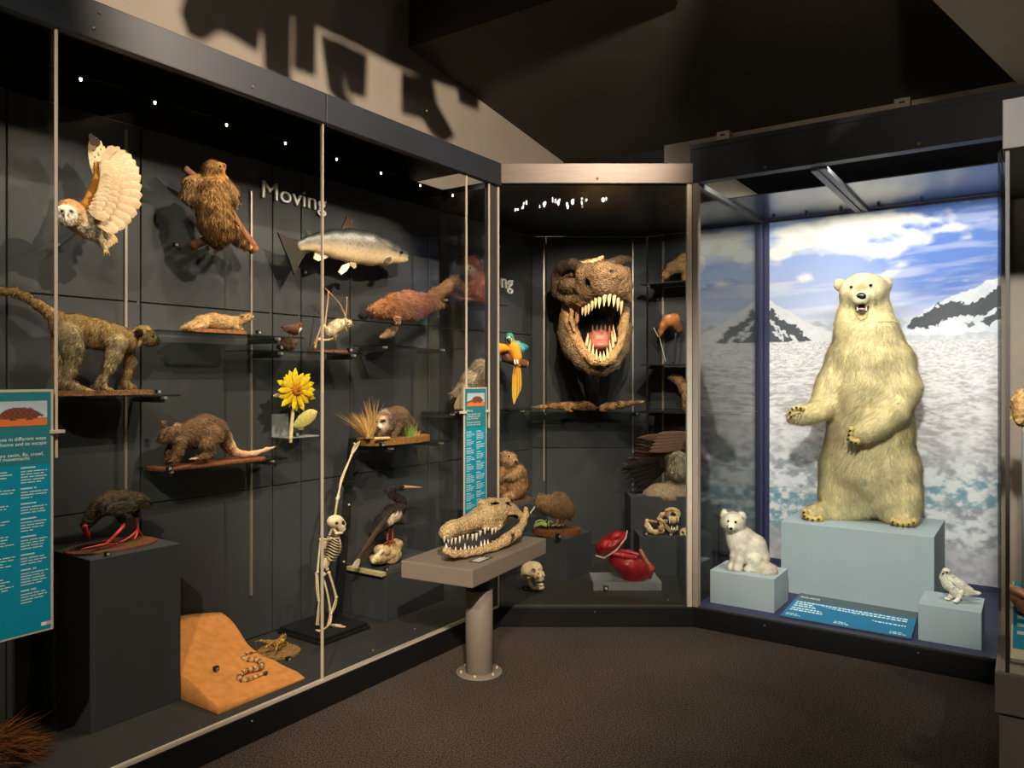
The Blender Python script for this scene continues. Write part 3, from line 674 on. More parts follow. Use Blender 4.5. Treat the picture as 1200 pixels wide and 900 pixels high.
    low = sstep(1.28, 1.45, d); b2 = b2*(1-.75*low)[:, None]+(C('b9b2ba')*(.8+.35*lump)[:, None])*(.75*low)[:, None]
    g = base*(1-fine)[:, None]+b2*fine[:, None]; col = col*(1-ice)[:, None]+g*ice[:, None]
    V = np.stack([s, np.full_like(s, 1.388), z], 1)
    ii = np.arange(nx*nz).reshape(nx, nz); F = np.stack([ii[:-1, :-1].ravel(), ii[1:, :-1].ravel(), ii[1:, 1:].ravel(), ii[:-1, 1:].ravel()], 1)
    link('printed_backdrop', fastmesh('printed_backdrop', V, F, (col*.88).clip(0, 1), 'printed'), caseR)
mural()

# ================================================================== NEAR RIGHT CASE
caseK = empty('display_case', KF.world((0, 0, 0)), KF.ang, 'near glass case on a beige base cut off by the right frame edge', 'display case')
box('base_panel', caseK, (-.012, -.012, .36), (1.2, .9, .497), 'beige', .003); box('base_panel', caseK, (.0, 0, 0), (1.2, .9, .352), 'beige', .003)
box('header_panel', caseK, (.01, -.01, 2.272), (1.2, .9, 2.44), 'kheader', .003)
box('glass_pane', caseK, (.004, -.004, .497), (1.2, .004, 2.272), 'glass'); box('side_glass', caseK, (-.004, .004, .497), (.006, .9, 2.272), 'glass')
box('corner_joint', caseK, (.018, .004, .497), (.03, .014, 2.272), 'kheader'); box('back_panel', caseK, (.012, .86, .497), (1.2, .88, 2.272), 'taupe')
box('corner_post', caseK, (-.006, .80, .497), (.012, .88, 2.272), 'black')

# ================================================================== SHELVES
def shelf(fr, s0, s1, n0, n1, z, label, thick=.008, brackets=(0, 1), mat='shelfglass', group=None, name='glass_shelf', diag=True):
    root = empty(name, fr.world((s0, n1, z)), fr.ang, label, 'shelf', group or ('small dark shelves of the corner case' if mat == 'black' else 'glass shelves on the back walls'))
    L = s1-s0; D = n1-n0
    box('shelf_plate', root, (0, -D, -thick), (L, -.012, 0), mat)
    for b in brackets:
        x = .02+(L-.04)*b
        br = box('bracket', root, (x-.006, -D*.85, -thick-.028), (x+.006, -.001, -thick), 'post', .002)
        if diag: link('screw', lathemesh('screw', [(0, 0), (.004, 0), (.004, .01), (0, .012)], 'bright', 8), br, (0, -D*.3, .012)).rotation_euler = (math.pi/2, 0, 0)
        cl = box('shelf_clip', root, (x-.008, -D*.9, -thick-.012), (x+.008, -D*.8, -thick), 'bright', .002)
    return root
shelf(LF, -2.62, -1.80, .44, .728, 1.424, 'glass shelf carrying the walking monkey', brackets=(.3, .96))
shelf(LF, -1.90, -1.10, .45, .728, 1.706, 'glass shelf carrying the pale stoat on the back wall', brackets=(.85,))
shelf(LF, -1.38, -.56, .47, .728, 1.635, 'glass shelf carrying the dipper and the pale mouse on twigs', brackets=(.2, .85))
shelf(LF, -.50, .30, .47, .728, 1.690, 'glass shelf below the brown platypus', brackets=(.05, .75))
shelf(LF, .08, .75, .45, .728, 2.015, 'shelf holding the small red ape near the end of the long case', brackets=(.0, .9))
shelf(LF, .10, .72, .42, .728, 1.272, 'shelf under the pale bird wing behind the narrow sign', brackets=(.03, .9))
shelf(LF, -1.84, -1.165, .50, .728, 1.088, 'glass shelf carrying the potoroo on its brown slab', brackets=(.05, .92))
shelf(LF, -.52, .03, .385, .728, 1.098, 'glass shelf carrying the raccoon among dry grass', brackets=(.06, .95))
shelf(LF, .75, 1.36, .45, .728, 1.262, 'shelf under the macaw tail beside the left frame post', brackets=(.4,))
shelf(MF, .15, 1.05, 1.40, 1.648, 1.226, 'glass shelf under the dinosaur head carrying the young crocodile', brackets=(.11, .95))
for z, l in ((2.235, 'top small dark shelf on the right of the corner case under the anteater head'), (1.60, 'middle small dark shelf on the right of the corner case below the hooked beak'), (1.232, 'lower small dark shelf on the right of the corner case under the weasel')):
    shelf(RF, -.86, -.14, 1.10, 1.383, z, l, brackets=(.05, .6), mat='black')

# ================================================================== PLINTHS
def plinth(fr, a, b, mat, label, name='plinth', cat='plinth'):
    a, b = np.array(a, float), np.array(b, float); c = np.array([(a[0]+b[0])/2, (a[1]+b[1])/2, a[2]])
    return tag(link(name, boxmesh(name, a-c, b-c, mat, .003), None, fr.world(c), fr.ang), label, cat, 'dark plinths in the cases' if cat == 'plinth' else 'pale teal blocks in the bear case')
plinth(LF, (-2.236, .345, .12), (-1.858, .735, .791), 'plinth', 'tall dark box plinth under the red-legged swamphen')
plinth(LF, (-.604, .35, .12), (-.091, .73, .403), 'plinth', 'low dark plinth under the long-necked darter')
plinth(LF, (.36, .33, .12), (1.10, .735, .592), 'plinth', 'dark plinth under the seated marmot')
plinth(LF, (.700, -.066, .12), (1.05, .29, .41), 'plinth', 'dark cube plinth under the kiwi')
plinth(MF, (.885, .70, .12), (1.40, .94, .395), 'plinth', 'dark plinth under the sabre toothed skulls')
plinth(MF, (.865, .96, .12), (1.50, 1.25, .628), 'plinth', 'taller dark plinth behind the skulls under the vulture rock')
plinth(RF, (.347, .62, .12), (1.215, 1.27, .572), 'block', 'large pale teal block the polar bear stands on', 'display_block', 'block')
plinth(RF, (.055, .128, .12), (.440, .436, .319), 'block', 'pale teal block under the white fox', 'display_block', 'block')
plinth(RF, (1.191, .098, .12), (1.475, .40, .312), 'block', 'pale teal block under the white ptarmigan', 'display_block', 'block')

# ================================================================== TABLE
tab = empty('plinth_table', TF.world((0, 0, 0)), TF.ang, 'taupe pedestal table standing on the carpet with the crocodile skull on it', 'table')
box('tabletop', tab, (-.40, -.205, .515), (.40, .205, .600), 'taupe', .006)
pc = np.array([.0, 0]); 
link('column', cylmesh('column', .069, .069, .415, 'taupe', 40, .001), tab, (-.11, -.07, .008)); link('collar', cylmesh('collar', .052, .052, .10, 'black', 32, .001), tab, (-.11, -.07, .42))
fl = link('floor_flange', cylmesh('floor_flange', .118, .118, .010, 'taupe', 40, .003), tab, (-.11, -.07, 0))
for k in range(6): link('bolt', cylmesh('bolt', .007, .006, .012, 'bright', 8, .001), fl, (.095*math.cos(k*1.047+.3), .095*math.sin(k*1.047+.3), .009))
pl = link('name_plate', boxmesh('name_plate', (-.07, -.03, 0), (.07, .03, .002), 'post'), tab, (-.20, -.135, .6005), math.radians(0))
for j in range(4): link('text_line', boxmesh('text_line', (-.055, -.003, 0), (.03+.02*(j % 2), .003, .0006), 'white'), pl, (0, .018-.011*j, .002))

# ================================================================== INFORMATION PANELS
def pangolin_print(w, h):
    nx, nz = 56, 34; X, Z = np.meshgrid(np.linspace(0, 1, nx), np.linspace(0, 1, nz), indexing='ij'); x = X.ravel(); z = Z.ravel()
    col = np.where((z < .32)[:, None], C('e07a3c')*(.9+.2*fbm(x*20, z*30, 3, 3))[:, None], C('b9cdd8')*(1-.25*(z-.3))[:, None]+.06*fbm(x*4, z*5, 4, 4)[:, None])
    body = ((x-.56)/.30)**2+((z-.42)/.33)**2 < 1; body &= z > .30; tail = (np.abs(z-(.30+.35*np.clip(x-.0, 0, .35)/.35*.45)) < .05+.1*x) & (x < .4)
    head = (np.abs(z-(.62-1.1*(x-.72))) < .11*(1.02-x)/.3+.02) & (x > .72) & (x < .93); legs = (((np.abs(x-.46) < .05) | (np.abs(x-.72) < .05)) & (z > .22) & (z < .4))
    m = body | tail | head | legs; sc = .65+.6*((np.sin(x*70+np.sin(z*30))*np.sin(z*60) > 0)); col = np.where(m[:, None], C('7a4a38')*sc[:, None], col)
    ii = np.arange(nx*nz).reshape(nx, nz); F = np.stack([ii[:-1, :-1].ravel(), ii[1:, :-1].ravel(), ii[1:, 1:].ravel(), ii[:-1, 1:].ravel()], 1)
    return fastmesh('picture', np.stack([x*w, 0*x-.0008, z*h], 1), F, col.clip(0, 1), 'printed')
M['teal'] = mat_solid('teal_print', '2b7c86', .5, .02, 5, spec=.3); M['cyan'] = mat_solid('cyan_print', '0d8fae', .5, .02, 5, spec=.3); M['pale'] = mat_solid('pale_print', 'c8dfe3', .6, .02, 5, spec=.2)
M['paleink'] = mat_solid('white_ink', 'e8f1f2', .6, .02, 5, spec=.2); M['pink'] = mat_solid('pink_print', 'e7a6ae', .6, .02, 5); M['bluep'] = mat_solid('blue_print', '1d6f96', .5, .02, 5, spec=.3); M['greyp'] = mat_solid('grey_print', '4e5c5e', .5, .02, 5, spec=.3)
def words(name, x0, x1, z, h, parent, rnd, mat='pale', dens=.8, y=-.0012):
    """one line of small print too fine to read: a row of word-long strokes"""
    V = []; F = []; x = x0
    while x < x1-.004:
        l = min(rnd.uniform(.8, 2.6)*h*2.2, x1-x); k = len(V)
        V += [(x, y, z), (x+l, y, z), (x+l, y, z+h*.46), (x, y, z+h*.46)]; F.append((k, k+1, k+2, k+3)); x += l+h*.5
    return V, F
def column(parent, x0, x1, z, rnd, blocks, lh, w):
    V = []; F = []
    for b in range(blocks):
        nl = rnd.randint(3, 5)
        for j in range(nl+1):
            e = x0+(x1-x0)*(.55 if j == 0 else rnd.uniform(.8, 1) if j < nl else rnd.uniform(.35, .9))
            v, f = words('w', x0, e, z, lh*(1.15 if j == 0 else .8), parent, rnd); k = len(V); V += v; F += [tuple(i+k for i in q) for q in f]; z -= lh*(1.25 if j == 0 else 1.0)
        z -= lh*1.2
    link('small_print', fastmesh('small_print', V, F, None, 'pale', False), parent)
def info_panel(s0, s1, z0, z1, n, label, split, pic, lines, tsize, cols, lh, title):
    root = empty('information_panel', LF.world((s0, n, z0)), LF.ang, label, 'sign', 'teal panels hung on the long case')
    W, H = s1-s0, z1-z0
    box('board', root, (0, 0, 0), (W, .006, H), 'bright')
    box('upper_field', root, (.008, -.0006, split-z0), (W-.008, 0, H-.008), 'teal'); box('lower_field', root, (.008, -.0006, .006), (W-.008, 0, split-z0), 'cyan')
    p = link('picture', pangolin_print(pic[1]-pic[0], pic[3]-pic[2]), root, (pic[0], -.001, pic[2]-z0))
    for i, (x, z, s_, k) in enumerate(lines):
        if isinstance(s_, str):
            me = textmesh('text_line', s_, 'paleink', tsize*k, 0); co = np.array([q.co[:] for q in me.vertices]); W2 = np.stack([co[:, 0], 0*co[:, 0]-.0015, co[:, 1]], 1)
            me.vertices.foreach_set('co', W2.astype(np.float32).ravel()); me.update(); link('text_line', me, root, (x, 0, z-z0))
    rnd = random.Random(len(label))
    for (x0, x1, z, nb) in cols: column(root, x0, x1, z-z0, rnd, nb, lh, W)
    return root
def lz(px, py, n): v, _ = LF.px(px, py, n); return v
# big panel at the left frame edge: left part runs out of the picture
n0 = -.03; sA = lz(-75, 500, n0)[0]; sB = lz(62.5, 500, n0)[0]; zT = lz(62, 456, n0)[2]; zB = lz(62, 737, n0)[2]
R_ = lambda px: lz(px, 500, n0)[0]-sA
def zz(px, py): return lz(px, py, n0)[2]
ip = info_panel(sA, sB, zB, zT, n0, 'large teal information panel with a pangolin picture at the left frame edge', zz(30, 545),
    (R_(-22), R_(55), zz(30, 499), zz(30, 470)),
    [(R_(-34), zz(0, 510.5), 'Moving', 1.5),
     (R_(-66), zz(0, 518), 'Animals and plants move in different ways', 1), (R_(-66), zz(0, 524), 'to find food, to find a home and to escape', 1), (R_(-66), zz(0, 529.5), 'predators.', 1),
     (R_(-66), zz(0, 537), 'The animals shown here swim, fly, crawl,', 1), (R_(-66), zz(0, 541.5), 'or jump. What sort of movements', 1)],
    .0165, [(R_(-60), R_(18), zz(0, 551), 7), (R_(24), R_(57), zz(30, 549), 8)], .0088, 0)
box('logo', ip, (R_(48), -.0016, zz(50, 733)-zB), (R_(54), -.001, zz(50, 729)-zB), 'white'); box('logo', ip, (R_(54), -.0016, zz(50, 733)-zB), (R_(59.5), -.001, zz(50, 729)-zB), 'pink')
box('clip', ip, (sB-sA-.012, -.012, zz(62, 508)-zB), (sB-sA+.032, .02, zz(62, 504)-zB), 'bright', .002)
n0 = -.03; sA2 = lz(544, 480, n0)[0]; sB2 = lz(570.5, 480, n0)[0]; zT2 = lz(556, 454, n0)[2]; Q = lambda px: lz(px, 480, n0)[0]-sA2
ip2 = info_panel(sA2, sB2, .62, zT2, n0, 'narrow teal information panel with pangolin picture behind the crocodile skull', lz(556, 501, n0)[2],
    (.025, sB2-sA2-.025, lz(556, 476, n0)[2], lz(556, 460.5, n0)[2]), [(.022, lz(556, 482, n0)[2], 'Moving', 1.4),
     (.022, lz(556, 486, n0)[2], 'Animals and plants move', .95), (.022, lz(556, 488.6, n0)[2], 'in different ways to find', .95), (.022, lz(556, 491.2, n0)[2], 'food, to find a home', .95), (.022, lz(556, 495.5, n0)[2], 'The animals shown here', .95), (.022, lz(556, 498.2, n0)[2], 'swim, fly, crawl, or jump.', .95)],
    .0135, [(.020, .100, lz(556, 506, n0)[2], 9), (.112, sB2-sA2-.02, lz(556, 506, n0)[2], 11)], .0085, 0)
for x in (-.018, sB2-sA2-.012): box('clip', ip2, (x, -.012, lz(556, 484, n0)[2]-.62), (x+.03, .02, lz(556, 481, n0)[2]-.62), 'bright', .002)
# slanted panel in the bear case
a, b, c, d = RF.pz(914, 721, .13), RF.pz(1068, 748, .13), RF.px(938, 695, .42)[0], RF.px(1076, 718, .42)[0]
bp = empty('information_panel', RF.world((a[0], a[1], .122)), RF.ang, 'slanted blue information panel on the floor of the polar bear case', 'sign')
def slant(u, v, dy=0): return ((a*(1-u)+b*u)*(1-v)+(c*(1-u)+d*u)*v)-np.array([a[0], a[1], .122])+np.array([0, 0, dy])
def slab(name, u0, u1, v0, v1, h0, h1, mat, parent=bp):
    P = [slant(u, v, h) for h in (h0, h1) for u, v in ((u0, v0), (u1, v0), (u1, v1), (u0, v1))]
    return link(name, fastmesh(name, P, [(3, 2, 1, 0), (4, 5, 6, 7), (0, 1, 5, 4), (1, 2, 6, 5), (2, 3, 7, 6), (3, 0, 4, 7)], None, mat, False), parent)
slab('board', 0, 1, 0, 1, -.006, 0, 'greyp'); slab('blue_field', 0, 1, 0, .72, 0, .0006, 'bluep'); slab('title_field', 0, 1, .72, 1, 0, .0006, 'greyp')
rnd = random.Random(3)
me = textmesh('text_line', 'Arctic animals', 'paleink', 1, 0); co = np.array([q.co[:] for q in me.vertices]); co[:, 0] /= co[:, 0].max()
me.vertices.foreach_set('co', np.array([slant(.03+p[0]*.17, .82+p[1]*.11, .001) for p in co], np.float32).ravel()); me.update(); link('title', me, bp)
def sp_line(u0, u1, v, h, name='small_print'):
    V = []; F = []; u = u0
    while u < u1:
        l = rnd.uniform(.012, .04); k = len(V); V += [slant(x, y, .001) for x, y in ((u, v), (min(u+l, u1), v), (min(u+l, u1), v+h), (u, v+h))]; F.append((k, k+1, k+2, k+3)); u += l+.008
    link(name, fastmesh(name, V, F, None, 'pale', False), bp)
for u1, v in ((.94, .62), (.94, .54), (.55, .46), (.94, .36), (.30, .28)): sp_line(.03, u1, v, .045)
for u0, v in ((.03, .08), (.42, .06), (.84, .05)):
    sp_line(u0, u0+.09, v+.05, .025); sp_line(u0, u0+.12, v, .025)

# ================================================================== UNSEEN BOARDS cut to throw the shadows on the left wall (above the picture)
def hanging_boards():
    f = .40; la = np.array([(LAMPA[:2]-LF.o)@LF.d, (LAMPA[:2]-LF.o)@LF.n, LAMPA[2]])
    def pt(px, py): w_, _ = LF.px(px, py, .76); return la+(w_-la)*f
    root = empty('shadow_boards', LF.world(pt(420, 60)), LF.ang, 'unseen rail and boards above the frame, cut to throw the shadows on the left wall', 'sign'); o = pt(420, 60)
    def brd(name, px):
        P = [pt(*p)-o for p in px]; n = len(P); V = [tuple(p) for p in P]+[tuple(p+np.array([0, .012, 0])) for p in P]
        F = [tuple(range(n)), tuple(range(n, 2*n))[::-1]]+[(i, n+i, n+(i+1) % n, (i+1) % n) for i in range(n)]
        link(name, fastmesh(name, V, F, None, 'black', False), root)
    top = lambda x: 0+(x-285)*.418-8
    for poly in ([(210, 12), (225, -30), (320, -30), (302, 62), (272, 44), (258, 38), (238, 50), (220, 42)], [(306, 0), (343, 0), (341, 98), (310, 82)],
                 [(345, 20), (371, 30), (370, 90), (344, 82)], [(376, 40), (404, 50), (405, 110), (418, 122), (400, 122), (386, 108)], [(402, 50), (431, 64), (429, 116), (408, 110)],
                 [(472, 84), (508, 95), (512, 120), (534, 160), (520, 168), (508, 160), (496, 140), (472, 134)], [(538, 106), (562, 114), (561, 130), (540, 122)]): brd('board', poly)
    rail = [(-120, -190), (-60, -400), (720, -400), (720, 184), (560, 114), (500, 93), (467, 79), (417, 54), (353, 24), (285, -4)]; brd('shadow_rail_board', rail)
hanging_boards()

# track spotlights behind the viewer (their lenses are what glints in the corner glass)
for k, (p, tg, lab) in enumerate((((.31, -1.04, 3.80), (-.02, 3.9, .5), 'left track spotlight behind the viewer that lights the crocodile skull table'), ((.86, -1.04, 3.89), tuple(RF.world((.8, .5, 1.1))), 'right track spotlight behind the viewer that lights the bear case'))):
    r = empty('track_spotlight', p, 0, lab, 'lamp', 'track spotlights'); r.rotation_euler = (Vector(tg)-Vector(p)).to_track_quat('-Z', 'Y').to_euler()
    link('housing', lathemesh('housing', [(0, .16), (.05, .16), (.055, .15), (.055, .0), (.050, .0), (.050, .01), (0, .012)], 'black', 24), r)
    link('lens', lathemesh('lens', [(0, .008), (.046, .008), (.048, .0098), (0, .0099)], 'lens', 16), r)
M['rockmat'] = mat_col('cut_rock', .85, .35, 45, 1.0, spec=.2)
M['paleboard'] = mat_solid('pale_board', 'b9ab78', .7, .08, 20)
# ================================================================== ANIMALS OF THE LONG CASE
# --- barn owl
def barn_owl():
    it = Item(LF, 100, 262, .48, 'barn_owl', 'barn owl with raised spread wings mounted on the dark wall', 'owl')
    s = it.sk(4); G, Wt = 'c98a45', 'efe2c8'
    s.c([(86, 252, 0, 13), (94, 259, 0, 14), (105, 267, .01, 13), (116, 275, .01, 9), (121, 281, .02, 5)], 'e9d3a4').c([(108, 262, .03, 8), (98, 240, .05, 5)], G)
    s.e(82, 250, -.01, 15.5, 16, 14, 'd39a58').e(83, 243, -.01, 13, 8, 12, G, op='p').e(77, 252, -.055, 11, 12.5, 6, Wt, rot=15)
    s.e(71.5, 250, -.06, 6, 8.5, 9, 'f6eedd', op='p').e(83, 250, -.06, 7.5, 8.5, 9, 'f6eedd', op='p').e(73, 247.5, -.08, 2.6, 3.4, 8, '5a3018', op='p', rot=-35, k=1.5).e(83.5, 247, -.08, 3.6, 2.8, 8, '5a3018', op='p', rot=25, k=1.5)
    s.c([(76.5, 248, -.075, 1.6), (77, 257, -.095, 1.5)], 'f0e4cf')
    s.e(104, 270, -.05, 14, 8, 9, 'f4e6cb', op='p'); s.c([(112, 276, -.01, 5.5), (119, 284, -.01, 3.6), (123, 292, -.01, 2.2)], 'ecd5a8')
    s.build('body', 'fur', 60, noise=.002, nfreq=180)
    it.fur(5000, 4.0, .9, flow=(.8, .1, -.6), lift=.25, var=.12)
    it.tube('mount_rod', [(104, 262, .02, 1.2), (104, 262, .256, 1.2)], '2a2a2a', 'paint', 8, 2)
    eyes(it, [(72.6, 247.5, -.098), (83.5, 247.5, -.092)], 1.7)
    it.cone('beak', (76.8, 253, -.105), (77.3, 259.5, -.115), 1.7, 'e8d5b8')
    for dx in (-2.5, 0, 2.5): it.tube('toe', [(123, 291, -.01, 1.4), (124.5+dx, 296, -.02, 1.0), (125+dx*1.4, 300, -.01, .5)], 'b9935f', 'smoothbone', 6)
    for i in range(5): it.feather((118+i*1.2, 271-i*.6, .03), (125+i*3.2, 293-i*2.2, .03), 8, 'e6c890', 'cfae7c', name='tail_feather', camber=.08)
    # far wing: golden leading edge, spotted primaries
    for i, (tx, ty) in enumerate([(106, 161), (109, 158), (113, 159), (118, 163), (122, 169), (126, 176)]):
        f = it.feather((112+i*.8, 210-i*.5, .10-.003*i), (tx, ty+2, .09-.003*i), 9.5, 'ecd9b4', 'd8b98a', name='wing_feather', camber=.08, tipw=.5)
        if i < 2: f.data.materials[0] = M['feather']
    for i, (x, y) in enumerate([(109, 176), (113, 172), (111, 184), (116, 182), (120, 186), (114, 190), (118, 175)]): it.ball('spot', x, y, .062, .9, '4a2d18', 'paint', sq=(1, .3, 1))
    for i, tx in enumerate((107, 110, 114)): it.feather((108+i*3, 170+i, .058), (tx, 156+i*3, .058), 7, '3a2a1c', '241a12', name='tip_feather', camber=.05)
    it.tube('leading_edge', [(99, 243, .04, 5), (107, 228, .05, 5.5), (112, 216, .06, 5.2), (114, 204, .06, 4), (112, 190, .06, 2)], 'c98836', 'fur', 10)
    # near wing: broad pale fan
    base = [(119, 204, .03), (120, 208, .03), (120, 211, .02), (120, 214, .02), (119, 218, .02), (118, 221, .01), (117, 224, .01), (115, 228, .0), (113, 231, .0), (111, 235, -.01), (109, 239, -.01), (107, 243, -.01), (106, 246, -.02), (105, 249, -.02)]
    tips = [(133, 171), (140, 172), (147, 176), (154, 181), (159, 188), (163, 196), (165.5, 206), (166.5, 217), (167, 228), (166, 239), (161, 250), (154, 259), (146, 267), (137, 272)]
    for i, (b, t) in enumerate(zip(base, tips)):
        it.feather(b, (t[0], t[1], b[2]-.03-.004*i), 17 if i > 2 else 13, 'b39a7c', 'b89a7c', name='wing_feather', tipw=.75, camber=.10, curl=.04)
    for i in range(12):                                   # coverts over the roots
        b, t = base[i+1], tips[i+1]; it.feather((b[0]-2, b[1]-1, b[2]-.035), (b[0]+(t[0]-b[0])*.52, b[1]+(t[1]-b[1])*.52, b[2]-.055-.003*i), 14, 'bda383', 'b89a79', name='covert', tipw=.8, camber=.10)
    for i in range(9):
        b, t = base[i+3], tips[i+3]; it.feather((b[0]-3, b[1]-1, b[2]-.05), (b[0]+(t[0]-b[0])*.28, b[1]+(t[1]-b[1])*.28, b[2]-.075), 11, 'c4ab8b', 'bda384', name='covert', tipw=.8, camber=.10)
barn_owl()

# --- sloth on a branch
def sloth():
    it = Item(LF, 250, 270, .52, 'sloth', 'golden brown sloth seen from behind clinging to a branch on the wall', 'sloth')
    s = it.sk(5); B = '93662f'
    s.c([(250, 210, 0, 13), (248, 222, -.02, 17), (249, 240, -.03, 18.5), (253, 258, -.03, 19), (256, 270, -.02, 17), (256, 282, 0, 8)], B)
    s.c([(241, 212, 0, 10), (226, 217, .02, 10), (223, 229, .03, 8.5), (229, 236, .05, 6)], 'a07a45').c([(260, 214, 0, 10), (269, 226, 0, 8.5), (272, 234, .01, 6.5), (266, 239, .03, 5)], 'b4884a')
    s.c([(268, 270, -.01, 11), (278, 279, .02, 6), (288, 286, .03, 4.5)], '9a6c36')
    s.e(249, 201, -.03, 11, 13, 11, '8a5f2c').c([(253, 198, -.03, 9), (261, 195.5, -.03, 4.5)], '9d7742').e(262, 195, -.05, 3, 2.4, 5, '3d2a18', op='p').e(257, 201, -.06, 3.5, 4, 9, '4a3018', op='p')
    s.build('body', 'fur', 66, noise=.003, nfreq=90)
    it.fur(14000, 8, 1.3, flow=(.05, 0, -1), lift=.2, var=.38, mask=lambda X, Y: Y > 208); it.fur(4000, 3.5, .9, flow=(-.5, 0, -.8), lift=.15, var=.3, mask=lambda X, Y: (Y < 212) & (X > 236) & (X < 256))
    eyes(it, [(258, 195, -.085)], 1.2)
    it.tube('claw', [(263, 286, -.02, 1.2), (262, 290, -.03, .4)], 'e7d6b2', 'smoothbone', 6)
    br = Item(LF, 282, 275, .62, 'branch', 'brown branch with cut twigs behind the sloth', 'branch')
    br.tube('bough', [(264, 236, .0, 4), (272, 252, 0, 5), (281, 269, -.01, 6), (291, 283, -.02, 6.5), (299, 295, -.03, 6)], '7d4c2e', 'wood', 10)
    br.tube('bough', [(216, 197, .0, 4.5), (226, 206, 0, 4.8), (236, 216, .02, 4)], '8a5a48', 'wood', 8)
    br.tube('bough', [(226, 288, -.02, 5.5), (240, 282, .0, 5), (258, 276, .03, 4.5)], '7d5236', 'wood', 8)
    br.tube('bough', [(276, 278, -.05, 3.6), (286, 285, -.05, 3.6), (294, 291, -.05, 3.2)], 'b07a4c', 'wood', 8)
    br.tube('mount_rod', [(276, 262, .0, 1.5), (276, 262, .115, 1.5)], '2a2a2a', 'paint', 8, 2)
    for x, y in ((278.5, 269, ), (293, 291), (272, 261)): br.tube('twig_stub', [(x-1.5, y-.8, .0, 2.5), (x, y, -.045, 2.3), (x+.3, y+.1, -.07, 2.2)], 'd59a63', 'wood', 8)
sloth()

# --- salmon
def salmon():
    it = Item(LF, 425, 292, .60, 'salmon', 'large silvery salmon mounted on the dark wall', 'fish')
    s = it.sk(4, .55)
    s.c([(352, 288, 0, 6.5), (362, 285, 0, 8.5), (375, 284.5, 0, 12), (392, 286, 0, 17), (412, 288.5, 0, 20.5), (432, 291, 0, 20), (450, 295, 0, 16), (464, 297.5, 0, 11), (474, 299, 0, 6.5)], '9a9080')
    s.c([(466, 302, 0, 6), (474.5, 304, 0, 3.8)], 'c9b08c'); s.e(478, 300.5, 0, 3.5, 2, 9, '1d1a18', rot=-10, op='-', k=1)
    def paint(V, X, Y, col):
        top = np.interp(X, [340, 375, 400, 420, 440, 460, 478], [283, 273, 268.5, 267.5, 271, 280, 294]); bot = np.interp(X, [350, 375, 400, 420, 440, 460, 478], [295, 297, 304, 310, 312, 311, 306])
        v = np.clip((Y-top)/(bot-top), 0, 1); a = C('191e1b'); b = C('746c5f'); c = C('d9bd95')
        t1 = sstep(.05, .45, v+.06*np.sin(X*.9)*np.sin(Y*1.3))[:, None]; t2 = sstep(.35, .85, v)[:, None]
        k = (a*(1-t1)+b*t1)*(1-t2)+c*t2; sp = (fbm(X*.9, Y*.9, 2, 9) > .66) & (v < .5); k[sp] *= .45
        tl = sstep(356, 346, X)[:, None]; k = k*(1-tl)+C('5a5a56')*.7*tl; hd = sstep(456, 462, X)[:, None]*(v < .45)[:, None]; return k*(1-hd*.5)+C('1c2320')*hd*.5
    s.build('body', 'wet', 74, paint)
    it.tube('mount_rod', [(420, 290, .0, 2), (420, 290, .136, 2)], '2a2a2a', 'paint', 8, 2)
    F = '2c271f'
    it.plate('tail_fin', [(351, 281), (339, 279), (326, 272.5), (333, 290), (340, 306), (345, 322), (351, 310), (358, 297), (357, 285)], -.004, .010, F, 'feather')
    it.plate('dorsal_fin', [(400, 269.5), (407, 253), (411, 259), (419, 269)], 0, .008, '4a2f22', 'feather'); it.plate('adipose_fin', [(360, 279.5), (358, 270), (364, 271), (368, 277)], 0, .006, '3a3a36', 'feather')
    it.plate('anal_fin', [(370, 294), (368, 303), (373, 306), (384, 302), (386, 298)], 0, .008, 'ecd9b8', 'feather')
    it.plate('pelvic_fin', [(409, 308), (402, 311), (397, 319), (400, 322), (406, 318), (411, 310)], -.05, .008, 'f0dfc0', 'feather'); it.plate('pelvic_fin', [(410, 307), (417, 308), (418, 313), (415, 315), (411, 311)], -.055, .008, 'a38f70', 'feather')
    it.plate('pectoral_fin', [(450, 307), (454, 302), (458, 301), (459, 305), (455, 309)], -.085, .008, '574a3a', 'feather')
    it.ball('eye', 470.5, 296, -.045, 1.8, '14120f')
    for x, y in ((476, 298.5), (478, 299), (475.5, 304), (477.5, 303.5)): it.cone('tooth', (x, y, -.01), (x, y+(1.6 if y < 301 else -1.6), -.01), .5, 'f3ead8')
salmon()

